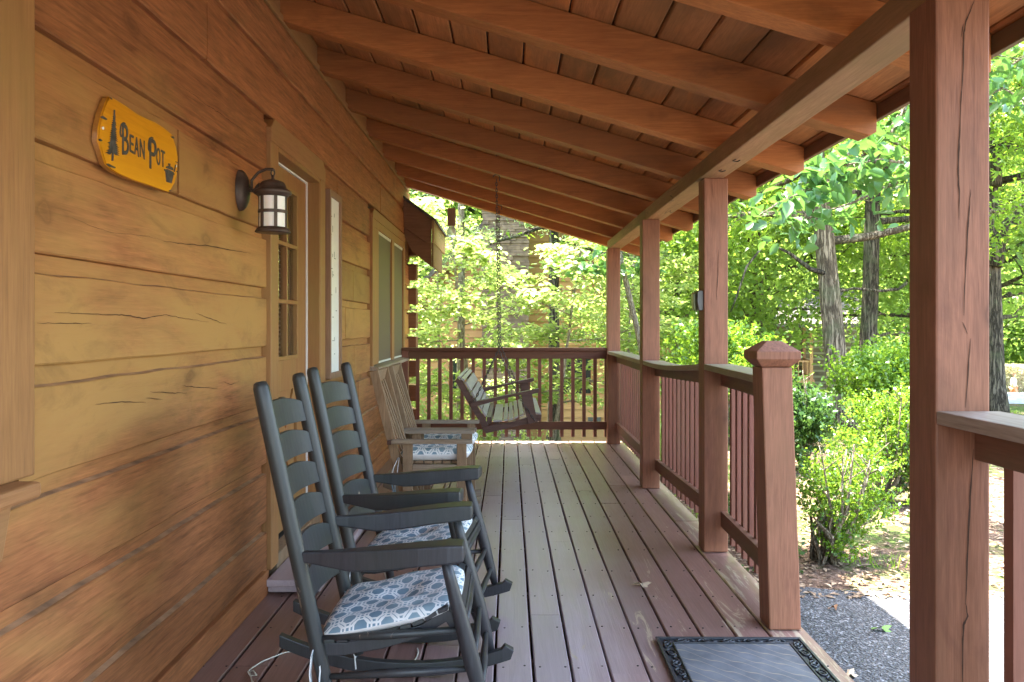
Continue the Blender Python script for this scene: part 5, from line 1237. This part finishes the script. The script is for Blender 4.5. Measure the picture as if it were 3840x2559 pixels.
for (u0, u1, v0, v1) in ((2112, 2215, 1345, 1476), (1690, 1735, 1345, 1470)):
    a = U(u0, v0, NY); b_ = U(u1, v1, NY); mb = MB(); f = .05
    mb.box(a.x-f, a.x, NY-.04, NY+.02, b_.z-f, a.z+f); mb.box(b_.x, b_.x+f, NY-.04, NY+.02, b_.z-f, a.z+f); mb.box(a.x, b_.x, NY-.04, NY+.02, b_.z-f, b_.z); mb.box(a.x, b_.x, NY-.04, NY+.02, a.z, a.z+f)
    w_ = mb.build('window', M['trimz'], nb); mb = MB(); mb.box(a.x, b_.x, NY-.02, NY-.012, b_.z, a.z); mb.build('pane', M['pane'], w_)
a = U(2205, 1565, NY); mb = MB(); mb.box(a.x, a.x+.32, NY-.02, NY+.035, a.z-.12, a.z); mb.build('vent', M['plastic'], nb)

# ================================================================= far cabin with railed porch
fc = thing('far_cabin', 'small distant cabin with terracotta porch railing left of the oak trunks', 'cabin', (14.3, 38, 0)); fc.rotation_euler = (0, 0, R(-14))
FY = 38.0; FC = U(3046, 1424, FY)   # front corner post base
M['fterra'] = wood('far_rail_stain', (.34, .17, .10), (.48, .26, .16), 'Z', rough=.7, knots=0)
M['flog'] = plain('far_log', (.16, .12, .08), .8, var=.3, scale=3)
fc.location = (FC.x, FY, FC.z)
def fb(name, mat, boxes):
    mb = MB()
    for q in boxes: mb.box(*q)
    return mb.build(name, mat, fc, world=False)
PX, PY = -5.5, 3.2
fb('deck', M['fterra'], [(PX, .1, -.05, PY, -.30, -.02)])
fb('skirt', M['dark'], [(PX+.1, -.1, .1, PY, -.8, -.3)])
for (x, y) in ((-.1, 0), (-2.4, 0), (-4.8, 0), (-.1, PY-.2)): fb('post', M['fterra'], [(x, x+.14, y, y+.14, -.02, 2.5)])
fb('railing', M['fterra'], [(PX, 0, .02, .07, .82, .9), (PX, 0, .02, .07, .08, .16)]+[(-.24-.2*i, -.2-.2*i, .03, .06, .0, .82) for i in range(26)])
fb('railing', M['fterra'], [(-.07, -.02, .1, PY, .82, .9), (-.07, -.02, .1, PY, .08, .16)]+[(-.06, -.03, .25+.16*i, .29+.16*i, .0, .82) for i in range(18)])
fb('wall', M['flog'], [(PX, 2.5, PY, PY+4, -.6+.3*i, -.6+.3*i+.2) for i in range(11)])
fb('wall_chinking', plain('far_chink', (.32, .30, .22), .9), [(PX+.02, 2.48, PY+.03, PY+3.9, -.7, 2.7)])
fb('window', M['white'], [(-2.9, -2.3, PY-.05, PY, .6, 1.9)]); fb('door', M['fterra'], [(-1.8, -1.0, PY-.05, PY, 0, 2.0)])
mb = MB(); mb.prism([(-.6, 2.5), (PY+2.2, 4.4), (PY+4.6, 2.6), (PY+4.6, 2.75), (PY+2.2, 4.6), (-.6, 2.66)], PX-.3, 2.9, 'X'); mb.build('roof', M['shingle'], fc, world=False)

# ================================================================= car behind the shrubs
M['carpaint'] = plain('blue_grey_paint', (.10, .14, .20), .25, .3, var=.03)
cp_ = U(3470, 1425, 34); car = thing('parked_car', 'blue grey car parked in the distance behind the shrubs and near post', 'car', (cp_.x+.6, 34, gz(cp_.x, 34)+.03)); car.rotation_euler = (0, 0, R(8))
car.location.z = -1.35
prof = [(-2.2, .35), (-2.25, .75), (-2.1, .92), (-1.25, 1.0), (-.65, 1.42), (.75, 1.45), (1.5, 1.0), (2.1, .9), (2.25, .7), (2.2, .35)]
mb = MB(); mb.prism(prof, -.88, .88, 'Y'); body = mb.build('body', M['carpaint'], car, bevel=.06, world=False)
mb = MB(); mb.prism([(-1.08, 1.04), (-.60, 1.36), (.72, 1.39), (1.28, 1.04)], -.895, -.875, 'Y'); mb.build('side_window', M['pane'], car, world=False)
for x in (-1.4, 1.4):
    for s in (-1, 1):
        mb = MB(); mb.tube([(x, s*.72, .33), (x, s*.92, .33)], .33, 20); wh = mb.build('wheel', M['rubber'], car, world=False); mb = MB(); mb.tube([(x, s*.921, .33), (x, s*.93, .33)], .2, 14); mb.build('rim', M['sashw'], wh, world=False)

# ================================================================= hedge and walking person
hx = U(3700, 1400, 50); n_ = np.random.RandomState(8); k = 26000
hp = U(3790, 1478, 50)
c = n_.rand(k, 3)*np.array([14, 2.2, 2.0]); top_ = 1.9-.35*((c[:, 0]-4)/7)**2; c[:, 2] = np.minimum(c[:, 2], top_)
fz = gz(29, 50)
he = thing('hedge', 'pale tan clipped hedge behind the walking person', 'hedge', (27.5, 50.5, -2.95))
he.location.z = CH-(1478-V0)*50.5/FPX-.1
V_, F_ = leaves_arr(c, .16, .3, 'q', n_, 0, .7); mesh_np('foliage', V_, F_, M['lf_hedge'], he)
mb = MB(); mb.box(.15, 13.8, .3, 2.0, -.3, 1.35); mb.build('branches', M['twig'], he, world=False)
mb = MB(); mb.hexa([(25, 50.2, -6), (48, 50.2, -6), (48, 54, -6), (25, 54, -6), (26, 50.2, he.location.z+.02), (48, 50.2, he.location.z+.02), (48, 56, he.location.z), (26, 56, he.location.z)])
o = mb.build('bank', M['ground']); tag(o, 'low earth bank under the pale hedge', kind='structure')
M['skin'] = plain('skin', (.55, .30, .2), .6, var=.04); M['tee'] = plain('white_cotton', (.82, .82, .84), .8, var=.03); M['shorts'] = plain('coral_cloth', (.62, .20, .13), .8, var=.05); M['hair'] = plain('brown_hair', (.24, .13, .08), .7); M['shoe'] = plain('dark_shoe', (.05, .06, .07), .6)
PYY = 47.0; pf = U(3800, 1512, PYY); ppl = thing('person', 'person walking right in a white t-shirt and coral shorts past the pale hedge', 'person', (pf.x, PYY, pf.z))
def skin_body(name, verts, edges, mat, parent, sub=2):
    me = bpy.data.meshes.new(name); me.from_pydata([v[:3] for v in verts], edges, []); o = bpy.data.objects.new(name, me); col.objects.link(o); o.parent = parent
    sk = o.modifiers.new('skin', 'SKIN'); sk.use_smooth_shade = True
    for i, v in enumerate(verts):
        d = me.skin_vertices[0].data[i]; d.radius = (v[3], v[4] if len(v) > 4 else v[3])
    me.skin_vertices[0].data[0].use_root = True
    s = o.modifiers.new('sub', 'SUBSURF'); s.levels = sub; s.render_levels = sub; me.materials.append(mat); return o
# facing +x, mid stride
V = [(0, 0, .93, .13, .15), (.0, 0, 1.12, .12, .15), (.03, 0, 1.38, .12, .17), (.04, 0, 1.47, .06, .06), (.05, 0, 1.54, .055, .055), (.06, 0, 1.66, .085, .09), (.06, 0, 1.74, .06, .065),
     (.02, -.17, 1.42, .055), (-.10, -.20, 1.16, .045), (-.08, -.20, .92, .034), (-.06, -.19, .84, .03),
     (.02, .17, 1.42, .055), (.12, .20, 1.16, .045), (.26, .19, .98, .034), (.31, .18, .94, .03),
     (.02, -.09, .86, .09), (.22, -.09, .50, .062), (.26, -.09, .10, .042), (.34, -.09, .05, .035),
     (-.02, .09, .86, .09), (-.10, .09, .50, .062), (-.42, .09, .22, .042), (-.40, .09, .12, .035)]
E = [(0,1),(1,2),(2,3),(3,4),(4,5),(5,6),(2,7),(7,8),(8,9),(9,10),(2,11),(11,12),(12,13),(13,14),(0,15),(15,16),(16,17),(17,18),(0,19),(19,20),(20,21),(21,22)]
bd = skin_body('body', V, E, M['skin'], ppl)
skin_body('t_shirt', [(0, 0, .90, .155, .175), (0, 0, 1.12, .15, .175), (.03, 0, 1.38, .14, .185), (.035, 0, 1.45, .08, .1), (.02, -.17, 1.41, .075), (-.06, -.20, 1.24, .07), (.02, .17, 1.41, .075), (.09, .20, 1.24, .07)], [(0,1),(1,2),(2,3),(2,4),(4,5),(2,6),(6,7)], M['tee'], ppl)
skin_body('shorts', [(0, 0, .92, .15, .17), (.02, -.09, .84, .11), (.16, -.09, .58, .10), (-.02, .09, .84, .11), (-.08, .09, .58, .10)], [(0,1),(1,2),(0,3),(3,4)], M['shorts'], ppl)
skin_body('hair', [(.03, 0, 1.69, .095, .095), (.045, 0, 1.76, .07, .08), (-.04, 0, 1.62, .05)], [(0,1),(0,2)], M['hair'], ppl)
for (x, z, tl) in ((.32, .035, 0), (-.40, .10, -.7)):
    o = skin_body('shoe', [(x-.08, -.09 if x > 0 else .09, z+.02, .045), (x+.02, -.09 if x > 0 else .09, z+.01+tl*.05, .045), (x+.14, -.09 if x > 0 else .09, z+tl*.12, .038)], [(0,1),(1,2)], M['shoe'], ppl)
ppl.rotation_euler = (0, 0, R(-12))
